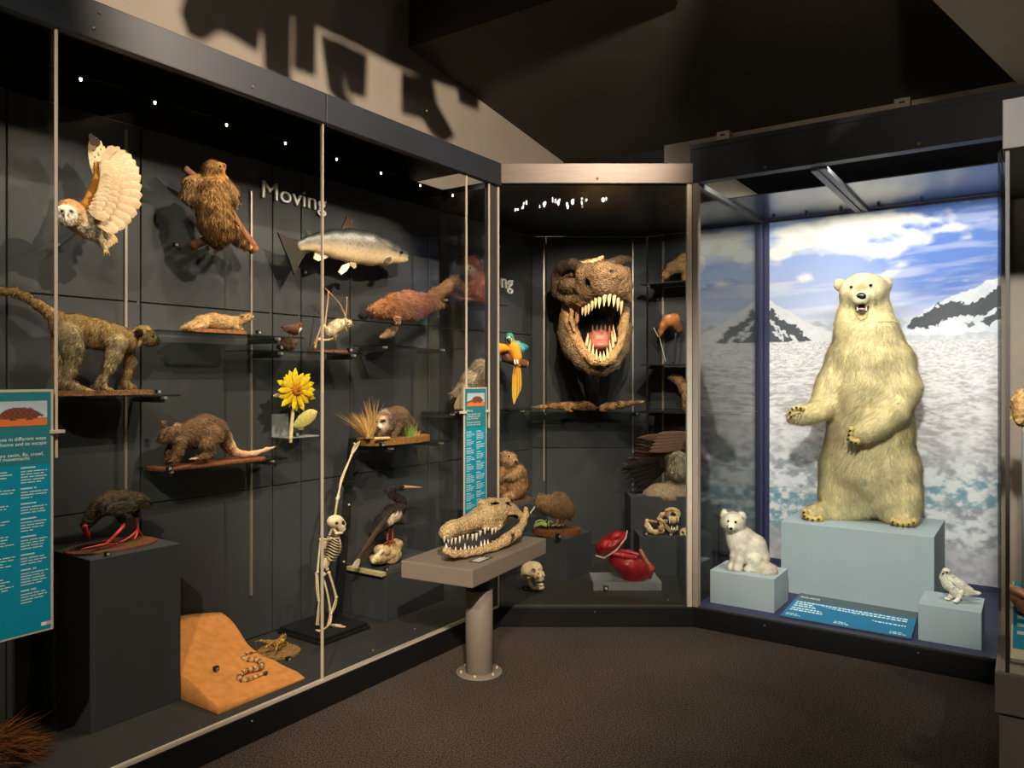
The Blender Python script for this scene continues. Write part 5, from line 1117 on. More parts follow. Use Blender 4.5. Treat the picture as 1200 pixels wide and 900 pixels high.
# --- gibbon skeleton
def gibbon():
    it = Item(LF, 388, 742, .43, 'gibbon_skeleton', 'standing gibbon skeleton with one long arm reaching up to its post', 'skeleton'); Bn = 'dcc7a2'
    s = it.sk(2); s.e(393, 611, 0, 8.6, 7.6, 7.5, Bn).e(399, 614, -.01, 5, 5, 6, Bn).c([(400, 617, -.02, 4.6), (401, 620, -.02, 4.2)], Bn)
    s.e(396.5, 614, -.045, 2.2, 2.4, 4, '3b2a1c', op='-', k=1).e(402, 613, -.03, 2, 2.4, 4, '3b2a1c', op='-', k=1).e(401, 618, -.05, 1, 1.6, 3, '3b2a1c', op='-', k=.8); s.build('skull', 'bone', 56)
    s = it.sk(1.2); s.c([(392, 620.5, 0, 1.6), (394, 625, -.02, 1.6), (400, 624.5, -.035, 1.6)], Bn).c([(392, 620.5, .03, 1.6), (396, 625, .01, 1.6), (401, 624.5, -.02, 1.5)], Bn); s.build('jaw', 'bone', 40)
    def bone(name, pts, knob=1.5):
        pts = [pts[0][:3]+(pts[0][3]*knob,)]+[(pts[0][0]*.9+pts[1][0]*.1, pts[0][1]*.9+pts[1][1]*.1, pts[0][2], pts[0][3])]+list(pts[1:-1])+[(pts[-1][0]*.9+pts[-2][0]*.1, pts[-1][1]*.9+pts[-2][1]*.1, pts[-1][2], pts[-1][3]), pts[-1][:3]+(pts[-1][3]*knob,)]
        return it.tube(name, pts, Bn, 'smoothbone', 8, 3)
    sp = [(389, 620, .01), (386, 627, .02), (382, 637, .03), (380, 648, .03), (380, 657, .02), (381, 664, .01)]
    for i in range(17):                                   # vertebrae
        u = i/16*(len(sp)-1); k = min(int(u), len(sp)-2); t = u-k; p = [sp[k][j]*(1-t)+sp[k+1][j]*t for j in range(3)]
        it.ball('vertebra', p[0], p[1], p[2], 1.7, 'd3bd97', 'smoothbone', sq=(1, 1, .72))
    for i in range(8):                                    # ribs, both sides
        y = 629+i*3.3; x = 385-i*.6; w_ = 6+3.6*math.sin((i+1.5)/9*math.pi)
        for sg in (-1, 1): it.tube('rib', [(x, y, .02, .75), (x+w_*.4, y+1, .02+sg*.055, .75), (x+w_*1.1, y+4.5, sg*.06-.01, .75), (x+w_*1.75, y+6.5-i*.3, sg*.02-.03, .65)], 'cdb48c', 'smoothbone', 6, 4)
    it.tube('sternum', [(398, 632, -.03, 1.2), (399, 640, -.04, 1.3), (397, 650, -.04, .9)], 'c9b089', 'smoothbone', 6)
    it.tube('clavicle', [(398, 631, -.04, .8), (388, 631, -.06, .8), (377, 632.5, -.06, .8)], Bn, 'smoothbone', 6); it.tube('clavicle', [(398, 631, -.02, .8), (396, 629, .03, .8), (392, 628, .06, .8)], Bn, 'smoothbone', 6)
    s = it.sk(1.5); s.e(380, 637, -.05, 3, 6, 1.2, Bn, rot=10); s.build('scapula', 'bone', 30)
    bone('humerus', [(376, 632, -.07, 1.5), (374, 650, -.08, 1.3), (372, 671, -.08, 1.5)]); bone('radius', [(372, 672, -.08, 1.0), (373, 688, -.085, .9), (374, 704, -.085, 1.0)]); bone('ulna', [(370.5, 672, -.075, 1.0), (371, 690, -.08, .9), (373, 704, -.08, .9)])
    for i in range(4): it.tube('finger', [(374, 704, -.085, .8), (372.5+i*.8, 716, -.09+.008*i, .7), (371+i*.8, 728, -.09+.01*i, .6), (370.5+i*1.2, 733, -.09+.01*i, .5)], Bn, 'smoothbone', 6, 3)
    bone('humerus', [(391, 626, .06, 1.5), (392.5, 605, .05, 1.3), (395.5, 584, .03, 1.6)]); bone('radius', [(395.5, 583, .03, 1.2), (401, 562, .03, 1.0), (411.5, 534, .02, 1.1)]); bone('ulna', [(397, 583, .035, 1.1), (399.5, 562, .035, .9), (411, 535, .025, .9)])
    for i in range(4): it.tube('finger', [(411.5, 534, .02, .9), (413+i*1.2, 527, .02, .8), (415+i*1.8, 522.5-i*.6, .01, .7), (418+i*1.2, 520-i, .0, .5)], Bn, 'smoothbone', 6, 3)
    s = it.sk(1.5); s.e(383, 659, -.02, 3.6, 8, 2, Bn, rot=-14).e(379, 661, .04, 3, 7.5, 2, Bn, rot=-8).c([(384, 667, -.02, 1.8), (380, 673, -.01, 1.8), (378, 672, .03, 1.8)], Bn).e(383, 670, -.02, 1.4, 1.6, 5, Bn, op='-', k=1); s.build('pelvis', 'bone', 44)
    bone('femur', [(385.5, 671, -.04, 1.5), (390, 685, -.05, 1.3), (394, 700, -.05, 1.6)]); bone('tibia', [(394, 701, -.05, 1.2), (391, 710, -.05, 1.0), (388, 720, -.05, 1.2)]); bone('fibula', [(395, 702, -.045, .7), (393, 711, -.045, .6), (388.5, 720, -.045, .7)])
    bone('femur', [(378, 674, .04, 1.5), (383, 692, .03, 1.2), (387, 714, .02, 1.5)]); bone('tibia', [(387, 715, .02, 1.2), (386, 724, .03, 1.0), (384, 733, .03, 1.1)])
    for i in range(4): it.tube('toe', [(388, 721, -.05, 1.4), (387, 730, -.07, 1.3), (381, 737.5-i*.4, -.09-.01*i, 1.0), (370+i*1.2, 738.5+i*.6, -.10-.014*i, .6)], 'd8b592', 'smoothbone', 6, 4)
    for i in range(4): it.tube('toe', [(385, 733, .03, 1.3), (392, 732+i*.5, .02, 1.1), (400, 732.5+i*.8, .01-.012*i, .8), (405, 733+i*.5, -.0-.015*i, .5)], 'd8b592', 'smoothbone', 6, 4)
    st = empty('skeleton_stand', LF.world((-.905, .52, .12)), LF.ang, 'black stepped stand with a tall leaning post behind the gibbon skeleton', 'stand')
    box('plinth', st, (-.17, -.18, 0), (.172, .18, .018), 'gloss' if False else 'black', .003); box('plinth_top', st, (-.16, -.17, .020), (.16, .17, .036), 'black', .003)
    a = np.array([-.775, .56, .165])-np.array([-.905, .52, .12]); b = np.array([-.655, .56, 1.15])-np.array([-.905, .52, .12])
    P = []
    for p, hw in ((a, .028), (b, .020)): P += [p+np.array([dx*hw, dy*.012, 0]) for dx, dy in ((-1, -1), (1, -1), (1, 1), (-1, 1))]
    link('post', fastmesh('post', P, [(3, 2, 1, 0), (4, 5, 6, 7), (0, 1, 5, 4), (1, 2, 6, 5), (2, 3, 7, 6), (3, 0, 4, 7)], None, 'black', False), st)
    for u in (.3, .62, .97): p = a+(b-a)*u; link('bolt', lathemesh('bolt', [(0, 0), (.006, 0), (.006, .008), (0, .01)], 'bright', 8), st, p+np.array([.0, -.014, 0])).rotation_euler = (math.pi/2, 0, 0)
    box('clamp', st, tuple(a+(b-a)*.74-np.array([.04, .02, .012])), tuple(a+(b-a)*.74+np.array([.04, .02, .012])), 'black', .003)
gibbon()

# --- darter on a rock
def darter():
    it = Item(LF, 455, 640, .48, 'darter', 'dark long-necked darter with an S-bent neck standing on a pale rock', 'bird')
    s = it.sk(3); B = '2e2620'
    s.c([(438, 625, 0, 5.5), (449, 612, 0, 9.5), (460, 602, 0, 10.5), (468, 597, 0, 7.5)], B).c([(469, 594, 0, 6), (471.5, 588, 0, 4.6), (467, 584, 0, 4), (459, 579, 0, 3.6), (454.5, 574.5, 0, 3.2), (457, 571.2, 0, 2.9), (464, 571, 0, 2.7), (471, 570.8, 0, 3)], B)
    s.e(464, 606, -.05, 10, 4.8, 8, 'd9c6a4', op='p', rot=28); s.build('body', 'feather', 74); it.fur(4000, 5, 1, flow=(-.8, 0, -.7), lift=.05, var=.3)
    it.cone('beak', (473, 570.5, 0), (495, 571.2, 0), 2.0, 'c99a78'); eyes(it, [(470.5, 570, -.022)], .8)
    for i in range(9): it.feather((462-i*1.2, 596+i*1.2, -.055+.004*i), (432-i*1.3+(i % 3)*4, 634+i*2.2-(i % 3)*5, -.03), 6.5, '3a2f26', '5a4b3c', name='wing_feather', camber=.08)
    for i in range(6): it.feather((446, 620, .0+.005*i), (414+i*1.6, 662+i*.7, -.02+.008*i), 7, '332a22', '4d4034', name='tail_feather', camber=.08); 
    for i in range(3): it.feather((420+i, 655, -.03), (413.5+i*2, 665+i*.5, -.03), 5, 'b9a68a', 'd9c9ae', name='tail_tip')
    for x in (453, 459): it.tube('leg', [(x, 615, 0, 1.8), (x+1, 624, 0, 1.4), (x+1, 634, -.01, 1.4)], '7d2e1c', 'smoothbone')
    for x, y in ((452, 636), (457, 637), (463, 635)): it.tube('toe', [(457, 634, -.01, 1.2), (x, y, -.04, 1.0), (x-2, y+2, -.05, .5)], '8a3822', 'smoothbone', 6)
    o = Item(LF, 455, 664, .48, 'boulder', 'creamy rock on a pale board under the darter', 'base')
    q = o.sk(3); q.e(455, 650, 0, 13, 11, 13, 'b89c70').e(443, 655, -.03, 8, 6, 9, 'bda277').e(463, 640, .02, 7, 9, 9, 'b39669').e(448, 645, -.02, 6, 7, 9, 'bda379').c([(438, 657, -.05, 3), (447, 646, -.06, 2)], 'e0caa0'); q.build('rock', 'rockmat', 60, noise=.008, nfreq=60)
    v0 = o.P(430, 660)[0]; box('board', o.root, (-.19, -.13, -.002), (.19, .15, .020), 'paleboard', .002)
darter()

# --- pale bird wing behind the narrow sign
def stork():
    it = Item(MF, 552, 470, MN(552, .55), 'large_bird', 'large pale bird with hanging dark flight feathers behind the narrow sign', 'bird')
    s = it.sk(5); s.c([(563, 430, 0, 9), (553, 445, 0, 11), (541, 456, 0, 7), (532, 462, 0, 4)], 'e0c8a4').c([(563, 432, 0, 9), (566, 455, .02, 10), (562, 474, .03, 7)], '7d6a55'); s.build('body', 'feather', 56); it.fur(3500, 6, 1.2, flow=(-.7, 0, -.7), lift=.12, var=.2)
    for i in range(8): it.feather((558-i*2, 440+i*1.5, -.06), (529+i*3.2, 463+i*2.6, -.04), 8, 'd8bf98', 'c4a680', name='wing_feather', camber=.1)
    for i in range(7): it.feather((548+i*1.5, 455+i, -.02), (523+i*4.5, 474+i*1.4, -.01+.004*i), 7, '3b332b', '231e19', name='flight_feather', camber=.1)
    for i in range(3): it.feather((546+i*3, 456+i*2, -.07), (533+i*4, 480, -.06), 8, 'd9c09c', 'ccb08a', name='wing_feather', camber=.1)
stork()

# --- tail of a specimen at the frame's lower left corner
def tail_clump():
    it = Item(LF, 10, 882, .30, 'tail_hair', 'clump of coarse reddish brown tail hair on the case floor at the lower left corner', 'tail')
    q = it.sk(4); q.c([(-60, 878, 0, 14), (-20, 876, 0, 12), (15, 874, 0, 8), (40, 872, 0, 4)], '4a2f1c'); q.build('tail', 'fur', 46)
    V = []; F = []; n = 900; cc = []
    for i in range(n):
        x = RNG.uniform(-60, 25); y = 874+RNG.normal(0, 7); dn = RNG.normal(0, .03); L = RNG.uniform(25, 55); a = RNG.normal(.02, .22)+(y-874)*.022; r = .7; bend = RNG.normal(0, 3)
        p = [(x, y), (x+L*.5*math.cos(a), y+L*.5*math.sin(a)+bend), (x+L*math.cos(a), y+L*math.sin(a)+bend*.5)]; k = len(V)
        V += [it.P(p[0][0], p[0][1]-r, dn)[0], it.P(p[0][0], p[0][1]+r, dn)[0], it.P(p[1][0], p[1][1]+r*.8, dn-.02)[0], it.P(p[1][0], p[1][1]-r*.8, dn-.02)[0], it.P(p[2][0], p[2][1], dn-.01)[0]]; F += [(k, k+1, k+2, k+3), (k+3, k+2, k+4)]; cc += [C('7d4c28')*RNG.uniform(.35, 1.5)]*5
    V = np.array(V); V[:, 2] = np.maximum(V[:, 2], .124-it.base[2]); tag(link('hair', fastmesh('hair', V, F, np.array(cc), 'strand'), it.root), kind='stuff')
tail_clump()
# ================================================================== CROCODILE SKULL ON THE TABLE
def croc_skull():
    it = Item(TF, 565, 640, -.02, 'crocodile_skull', 'pale crocodile skull with open toothed jaws on the taupe table', 'skull'); B = 'd9b985'; K = '241a12'
    s = it.sk(4)
    for dn in (-.035, .035):
        s.c([(523, 624, dn*.55, 8.5), (530, 619, dn*.8, 8), (541, 617, dn*.9, 8), (556, 611, dn*1.1, 9), (572, 604, dn*1.7, 11), (586, 600, dn*2.3, 10)], B)
        s.c([(584, 596, dn*1.6, 8), (598, 598, dn*1.9, 5.5), (610, 605, dn*2.1, 4.5)], B).c([(566, 592, dn*.8, 5), (575, 588, dn*1.0, 4.2), (592, 589, dn*1.0, 4.2), (604, 597, dn*1.6, 4)], B)
        s.c([(568, 616, dn*2.0, 5.5), (582, 617, dn*2.5, 4.5), (590, 612, dn*2.7, 3.5)], B).c([(590, 612, dn*2.7, 3), (600, 604, dn*2.6, 3.2), (612, 606, dn*2.4, 4.2)], B)
        s.e(566, 588.5, dn*.9, 4.5, 3.4, 4, B).e(592, 587, dn*1.0, 4, 3.2, 4, B)
    s.c([(526, 622, 0, 9), (545, 616, 0, 9.5), (562, 607, 0, 12), (580, 598, 0, 13), (598, 597, 0, 8)], B).e(533, 613.5, 0, 7, 3.2, 6, B)
    for dn in (-.045, .045):
        s.e(578, 594.5, dn*.9, 6.5, 3.4, 9, K, rot=-8, op='-', k=1.2).e(578, 592, dn*.9, 5.5, 3.4, 9, K, op='-', k=1.2).e(590, 592, dn*.8, 4.4, 2.8, 9, K, rot=20, op='-', k=1.2)
        s.e(598, 612, dn*2.2, 10.5, 5.6, 11, K, rot=22, op='-', k=1.5)
    s.e(532, 612.5, -.01, 3.4, 1.1, 4, '5a4228', op='-', k=1)
    s.c([(532, 633, 0, 6), (550, 628, 0, 7), (575, 628, 0, 8)], '4a3524', op='-', k=2)
    s.build('upper_skull', 'pitted', 120, noise=.003, nfreq=170)
    s = it.sk(3)
    for dn in (-.045, .045):
        s.c([(523, 645.5, dn*.35, 4.2), (531, 649, dn*.7, 4.4), (545, 648.5, dn*1.1, 4.4), (562, 645.5, dn*1.6, 4.6), (580, 640, dn*2.1, 5.6), (594, 632, dn*2.5, 7), (605, 624, dn*2.6, 6.4), (613, 613, dn*2.5, 4), (616.5, 603, dn*2.4, 3.2), (616, 596, dn*2.3, 2.8)], B)
        s.e(601, 632, dn*3.1, 2, 6.5, 3, '5a4228', rot=-42, op='-', k=1)
    s.c([(522, 645, -.01, 4), (522, 645, .01, 4)], B); s.build('lower_jaw', 'pitted', 110, noise=.0018, nfreq=170)
    T = 'f3ead6'
    for side, sc in ((-1, 1), (1, .9)):
        up = [(521, 629, 6, .55), (525.5, 631, 5, .7), (529.5, 631, 6, .85), (534, 631, 5.5, .9), (539, 629.5, 6, .95), (543, 628, 3.5, 1), (548, 627, 4.5, 1), (554, 627, 5.5, 1.1), (558.5, 626, 6.5, 1.3), (563, 623, 4.5, 1.6), (568.5, 619.5, 5.5, 1.9), (572.5, 619, 3, 2.1), (577, 620, 5.5, 2.2), (581, 619, 4.5, 2.4), (586, 616, 3, 2.5)]
        for x, y, l, d in up: it.cone('tooth', (x, y-1, side*.042*d-(.004 if side < 0 else -.004)), (x-.4, y+l*1.25, side*.042*d), 1.9 if l > 4 else 1.3, T)
        lo = [(523, 642, 4.5, .4), (528, 644.5, 3, .6), (534, 645, 3.5, .85), (540, 645, 3, 1.0), (545, 644.5, 6.5, 1.1), (549.5, 643.5, 3.5, 1.2), (553.5, 643, 3, 1.4), (558, 642.5, 3, 1.5), (564, 641, 6, 1.7), (568, 640, 6.5, 1.8), (572, 638.5, 5.5, 1.9), (577, 637, 3, 2.0), (582, 635, 3, 2.2)]
        for x, y, l, d in lo: it.cone('tooth', (x, y+1, side*.042*d), (x-.2, y-l*1.25, side*.040*d), 1.8 if l > 4 else 1.2, T)
croc_skull()

# ================================================================== CORNER CASE ANIMALS
def trex():
    it = Item(MF, 695, 400, 1.20, 'dinosaur_head', 'huge brown tyrannosaur head model with gaping toothed jaws on the corner case wall', 'dinosaur head'); B, D, Lp = '795c3e', '5b452f', 'c79a66'
    s = it.sk(5)
    s.e(696, 323, .10, 37, 19, 45, B).c([(688, 322, -.24, 14), (706, 322, -.33, 15), (724, 323, -.27, 13)], B, k=6).c([(686, 338, -.20, 12), (706, 335, -.32, 12), (728, 338, -.24, 10)], B, k=6)
    s.e(672, 336, .0, 19, 14, 30, '6d553b').c([(733, 318, -.1, 6), (735, 335, -.12, 6), (735, 347, -.1, 5)], B)
    s.c([(653, 321, .06, 6), (660, 313, -.02, 7.5), (671, 310, -.12, 7.5), (681, 314, -.22, 5.5), (686, 320, -.28, 3)], '4a3827', k=2).c([(716, 309, -.1, 6), (727, 305, .0, 6), (736, 304, .06, 4.5)], '5d4933', k=2).c([(684, 309, -.14, 3.6), (696, 306.5, -.18, 3), (706, 301.5, -.16, 2.4)], 'd9b078', k=1.5)  # brow horns; the pale top ridge is a highlight put into the colour
    s.c([(653, 328, .08, 8), (654, 342, .10, 8)], D).e(670, 322, -.12, 8.5, 4, 9, '2e2118', op='-', rot=-12, k=2.5).e(690, 333, -.30, 3, 11, 6, '46341f', op='-', rot=12, k=3)
    s.c([(657, 347, .02, 5), (668, 352, -.06, 6), (680, 352, -.15, 6.5), (692, 344, -.26, 7), (704, 339, -.33, 7), (718, 341, -.28, 7), (729, 346, -.2, 6), (736, 352, -.1, 4)], '7a5c3c', k=4)
    s.c([(680, 357, -.17, 3), (690, 351, -.24, 3), (700, 346, -.30, 3), (712, 345.5, -.31, 3), (724, 349, -.22, 3)], 'c08c60', k=2)
    # jaw muscles, lips and lower jaw
    s.c([(664, 360, .06, 6), (668, 378, .03, 6.5), (676, 398, -.03, 6.5), (686, 414, -.12, 6.5), (696, 423, -.21, 6.5), (706, 425, -.24, 6), (716, 420, -.21, 6), (724, 405, -.12, 6), (730, 385, -.02, 6), (733, 364, .04, 5)], Lp, k=3)
    s.c([(664, 372, .10, 9), (664, 392, .10, 10), (672, 410, .02, 11), (682, 424, -.06, 9), (695, 432, -.14, 8), (706, 434, -.16, 7), (718, 427, -.1, 8), (728, 410, .02, 9), (734, 385, .08, 8)], '705b41')
    s.c([(668, 405, .10, 11), (676, 418, .06, 9)], '82704e')
    s.e(697, 385, .16, 34, 42, 14, '3a1712').e(706, 431, -.22, 10, 5, 12, '5f5039', op='p')
    s.e(702, 383, -.10, 21, 33, 40, '2c100c', rot=8, op='-', k=3)
    s.c([(671, 357, -.05, 3), (669, 374, -.05, 2.6), (673, 388, -.06, 2)], 'd9a473', k=2).c([(677, 360, -.08, 2.4), (676, 378, -.07, 2)], 'c98c5e', k=2)
    s.e(703, 316.5, -.47, 3.4, 2.0, 7, '2e2118', rot=-28, op='-', k=1.6).e(718, 317, -.44, 3.2, 2.0, 7, '2e2118', rot=28, op='-', k=1.6)
    def paint(V, X, Y, col):
        k = .55+.8*fbm(X*.30, Y*.30, 5, 3); sc = np.where(fbm(X*.7+40, Y*.7, 2, 12) > .58, 1.35, .92); return col*(k*np.where(Y < 346, sc, 1))[:, None]
    s.build('head', 'skin', 128, paint, noise=.003, nfreq=120)
    q = it.sk(4); q.e(702, 399, .0, 16, 13, 16, 'b06a58').e(702, 405, -.06, 13, 7, 16, 'b8705c'); q.build('tongue', 'wet', 56)
    for px, py in ((670, 322),): it.ball('eye', px, py, -.10, 3, '6b4a1e')
    up = [(683.5, 362, 8, -.16), (687, 362, 9, -.19), (690.5, 360, 9, -.22), (694.5, 357, 8, -.26), (698.5, 353, 9, -.30), (703, 350, 12, -.33), (708.5, 349, 11, -.35), (714, 349, 11, -.34), (719.5, 350.5, 10, -.31), (724, 352, 13, -.26), (728, 355, 15, -.20)]
    for x, y, l, dn in up: it.cone('tooth', (x, y-4, dn), (x-(700-x)*.02-1, y+l, dn-.005), 2.7, 'e6cf9b', bend=-.004)
    lo = [(687, 405, 11, -.12), (690, 412, 11, -.17), (694, 418, 11, -.21), (698.5, 421, 9, -.25), (703.5, 422.5, 8, -.27), (708, 422, 8, -.27), (712.5, 420, 10, -.25), (716, 415, 12, -.2), (719, 408, 15, -.16), (721, 400, 14, -.12)]
    for x, y, l, dn in lo: it.cone('tooth', (x, y+1, dn), (x+(703-x)*.14, y-l*1.35, dn+.005), 2.3, 'e2c793', bend=-.003)
    for x, l in ((694, 8), (699, 9), (704, 9), (709, 9), (714, 8), (718, 9)): it.cone('tooth', (x, 391, -.03), (x+.5, 389-l, -.05), 2.0, 'b8746a')
    v, t = it.P(695, 440, .30)
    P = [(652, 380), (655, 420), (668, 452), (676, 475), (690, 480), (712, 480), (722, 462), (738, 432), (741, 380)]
    it.plate('mount_shadow_plate', P, .36, .098, '131314', 'paint'); q = it.sk(5); q.c([(697, 395, .34, 26), (697, 395, .14, 24)], '161312'); q.c([(700, 440, .30, 16), (700, 476, .34, 11)], '141313'); q.build('neck_mount', 'paint', 40)  # black plate stands for the head's shadow on the wall plus its mount
trex()
def young_croc():
    it = Item(MF, 688, 483, 1.50, 'young_crocodile', 'small mottled tan crocodile lying along the shelf under the dinosaur head', 'crocodile')
    s = it.sk(2.5); B = 'a5774a'
    s.c([(621, 478, .0, 1.2), (633, 477, 0, 2), (648, 476, 0, 3.4), (664, 475.5, 0, 4.6), (685, 475.5, 0, 5.4), (706, 476.5, 0, 5), (718, 476, 0, 4.4), (728, 474.5, -.02, 4.4), (740, 472.5, -.04, 2.8), (755, 470.5, -.06, 1.4)], B)
    for x in (668, 708): s.c([(x, 477, -.03, 2.6), (x-4, 480, -.06, 1.8), (x+2, 482, -.08, 1.4)], B)
    s.e(725, 471.5, -.03, 2, 1.8, 2, B)
    def paint(V, X, Y, col): return col*(.62+.75*(fbm(X*.55, Y*.7, 3, 4)))[:, None]*np.where(np.sin(X*.55) > .3, .7, 1.1)[:, None]
    s.build('body', 'skin', 110, paint, noise=.003, nfreq=120); eyes(it, [(726, 471.2, -.065)], .8)
    for i in range(22): it.cone('scute', (640+i*3.2, 473.4-(1 if 8 < i < 18 else 0), 0), (640+i*3.2-.5, 470.6-(1 if 8 < i < 18 else 0), 0), 1.1, '7d5836', 'skin')
young_croc()
def macaws():
    it = Item(MF, 600, 418, MN(600, .52), 'macaw', 'blue and yellow macaw perched on a branch beside the left frame post', 'parrot', 'macaws on the branch')
    s = it.sk(3); Y = 'd9922a'; s.c([(598, 402, 0, 6), (602, 410, 0, 7), (605, 418, .0, 6), (605, 424, 0, 4)], Y).e(597, 396, -.01, 5.5, 6.2, 7, '3c8a72').e(596.5, 398, -.06, 3.6, 3.4, 5, 'e9e4d2', op='p').c([(606, 404, .03, 5), (611, 409, .04, 4)], '3f9c96')
    s.build('body', 'feather', 56); it.cone('beak', (596, 397.5, -.09), (597.5, 404, -.11), 2.8, '17130f', 'gloss'); eyes(it, [(599, 395, -.075)], .8)
    for i in range(7): it.feather((603+i*.7, 400+i*.4, -.02+.01*i), (612+i*1.3, 414-i*1.1, .02+.012*i), 5, '4fa79c', '2d6f88', name='wing_feather')
    for i in range(5): it.feather((603+i*1.2, 424, .0+.01*i), (602.5+i*1.6, 474-i*3.5, .0+.015*i), 5.5, 'c98a24', '9a6a1c' if i % 2 else 'd9b040', name='tail_feather', camber=.1)
    for x in (603, 606): it.tube('toe', [(x, 422, -.03, 1.3), (x+.5, 426, -.06, 1.0), (x+.5, 428.5, -.04, .6)], 'd8d0c4', 'smoothbone', 6)
    o = Item(MF, 588, 412, MN(588, .50), 'macaw', 'orange-fronted macaw half hidden behind the left frame post', 'parrot', 'macaws on the branch')
    s = o.sk(3); s.c([(578, 402, 0, 6), (582, 409, 0, 6.5), (590, 408, 0, 4.5), (595, 409, 0, 2.5)], 'dd8f24'); s.c([(581, 414, .02, 5), (584, 422, .02, 4)], '2a5a7a'); s.e(579, 398, 0, 5, 5.5, 5, '3f8f74'); s.build('body', 'feather', 44)
    for i in range(3): o.feather((580+i, 410+i, .01), (596, 411+i*1.2, -.01+.005*i), 4, '1b1512', '2a241c', name='wing_feather')
    b = Item(LF, 600, 424, .54, 'branch', 'thick cut branch the macaws perch on', 'branch'); b.tube('bough', [(572, 412, .02, 5), (586, 417, .0, 5.5), (600, 422, 0, 5.2), (615, 426.5, -.02, 5)], '6e4630', 'wood', 12)
    b.tube('cut_end', [(615.2, 426.6, -.021, 4.6), (616.4, 427, -.023, 4.4)], 'c89468', 'wood', 12); b.tube('twig_stub', [(606, 425, .0, 2), (609, 429, -.05, 1.6)], 'b07d58', 'wood')
macaws()
def marmot():
    it = Item(MF, 598, 583, MN(598, .50), 'marmot', 'sandy brown marmot sitting upright with its paws together on a dark plinth', 'marmot')
    s = it.sk(4); B = 'b98550'; s.c([(602, 570, .02, 15), (602, 556, .02, 13.5), (598, 545, .0, 10)], B).e(595.5, 538, -.02, 9.5, 8.5, 9, 'c49560').c([(599, 540, -.05, 5.5), (602.5, 541.5, -.07, 3)], 'd3aa74').e(603.5, 540.5, -.08, 1.6, 1.6, 4, '2b1b12', op='p', k=1)
    s.c([(607, 553, -.04, 5.5), (601, 558, -.08, 3.6), (596, 558, -.10, 2.6), (593.5, 558.5, -.11, 1.6)], 'c2905a').c([(588, 552, -.04, 5.5), (587, 561, -.08, 3.4), (590, 560, -.1, 2)], 'a87647').e(589, 574, -.05, 8, 9, 8, 'a3713f').c([(600, 580, -.06, 4), (594, 582, -.10, 2.4), (590, 583, -.11, 1.6)], 'c79a66').e(594, 560, -.07, 5, 8, 6, '9a6a44', op='p')
    s.e(590.5, 531.5, -.01, 2.6, 2.4, 2, 'b5834f'); s.build('body', 'fur', 70); it.fur(13000, 4.5, .8, flow=(0, 0, -1), lift=.25, var=.28); eyes(it, [(596.5, 534.5, -.085)], 1.2)
    s = it.sk(2); s.c([(608, 580, .06, 4), (614, 570, .08, 5), (616, 562, .08, 3)], '7a4a24'); s.build('tail', 'fur', 36)
    o = Item(MF, 598, 587, MN(598, .52), 'base_slab', 'flat brown base under the seated marmot', 'slab'); oval_board(o, 582, 622, 584.5, -.13, .16, .014, '5a4632', 'board', shape=5)
marmot()
def kiwi():
    it = Item(MF, 652, 610, MN(652, .09), 'kiwi', 'round brown kiwi with a long pale beak on an oval base', 'bird')
    s = it.sk(4); B = '8f6a40'; s.c([(642, 592, 0, 10.5), (653, 592, 0, 14), (661, 596, 0, 11)], B).c([(641, 589, 0, 8), (634, 587, -.0, 6.2), (630, 589.5, 0, 3.6)], 'a37c4e'); s.c([(657, 602, -.02, 4.5), (657, 609, -.02, 2)], B).c([(666, 601, .02, 4), (668, 606, .02, 3)], 'a5804f')
    s.build('body', 'fur', 60); it.fur(12000, 6, .8, flow=(.8, 0, -.6), lift=.15, var=.35); it.tube('beak', [(630, 589.5, 0, 1.2), (626, 595, -.01, .9), (621, 602, -.02, .5)], 'e6ddc8', 'smoothbone', 6); eyes(it, [(632, 586.5, -.03)], .8)
    for x, dn in ((652, -.03), (659, -.01)):
        it.tube('leg', [(x+2, 606, dn, 1.7), (x+1.5, 611, dn, 1.4), (x, 614.5, dn, 1.3)], '8a6b4c', 'smoothbone')
        for dx in (-6, -4, 1): it.tube('toe', [(x, 614.5, dn, 1.1), (x+dx*.6, 615.5, dn-.02, .9), (x+dx, 616.5, dn-.03, .5)], '9a7b58', 'smoothbone', 6)
    o = Item(MF, 652, 622, MN(652, .09), 'base_slab', 'oval brown base with green ferns under the kiwi', 'slab'); oval_board(o, 624, 681, 619, -.125, .125, .034, '6b4428', 'board', shape=2.1)
    for pts in ([(641, 616, -.06, 1.2), (636, 610, -.06, 1.2), (629, 611, -.07, 1.0), (626, 617, -.07, .6)], [(643, 617, -.07, 1.1), (643, 611, -.06, 1), (648, 612, -.05, .8)], [(638, 616, -.05, 1.1), (637, 613, -.05, .9), (641, 609, -.04, .6)]): o.tube('fern_stem', pts, '7d8a4c', 'plant', 6)
    for i in range(8): o.feather((640-i*1.7, 611+abs(i-3)*.5, -.065), (639.5-i*1.9, 615.5+abs(i-3)*.6, -.075), 2.6, '8a9a58', '6f8044', name='fern_leaf', mat='plant')
kiwi()
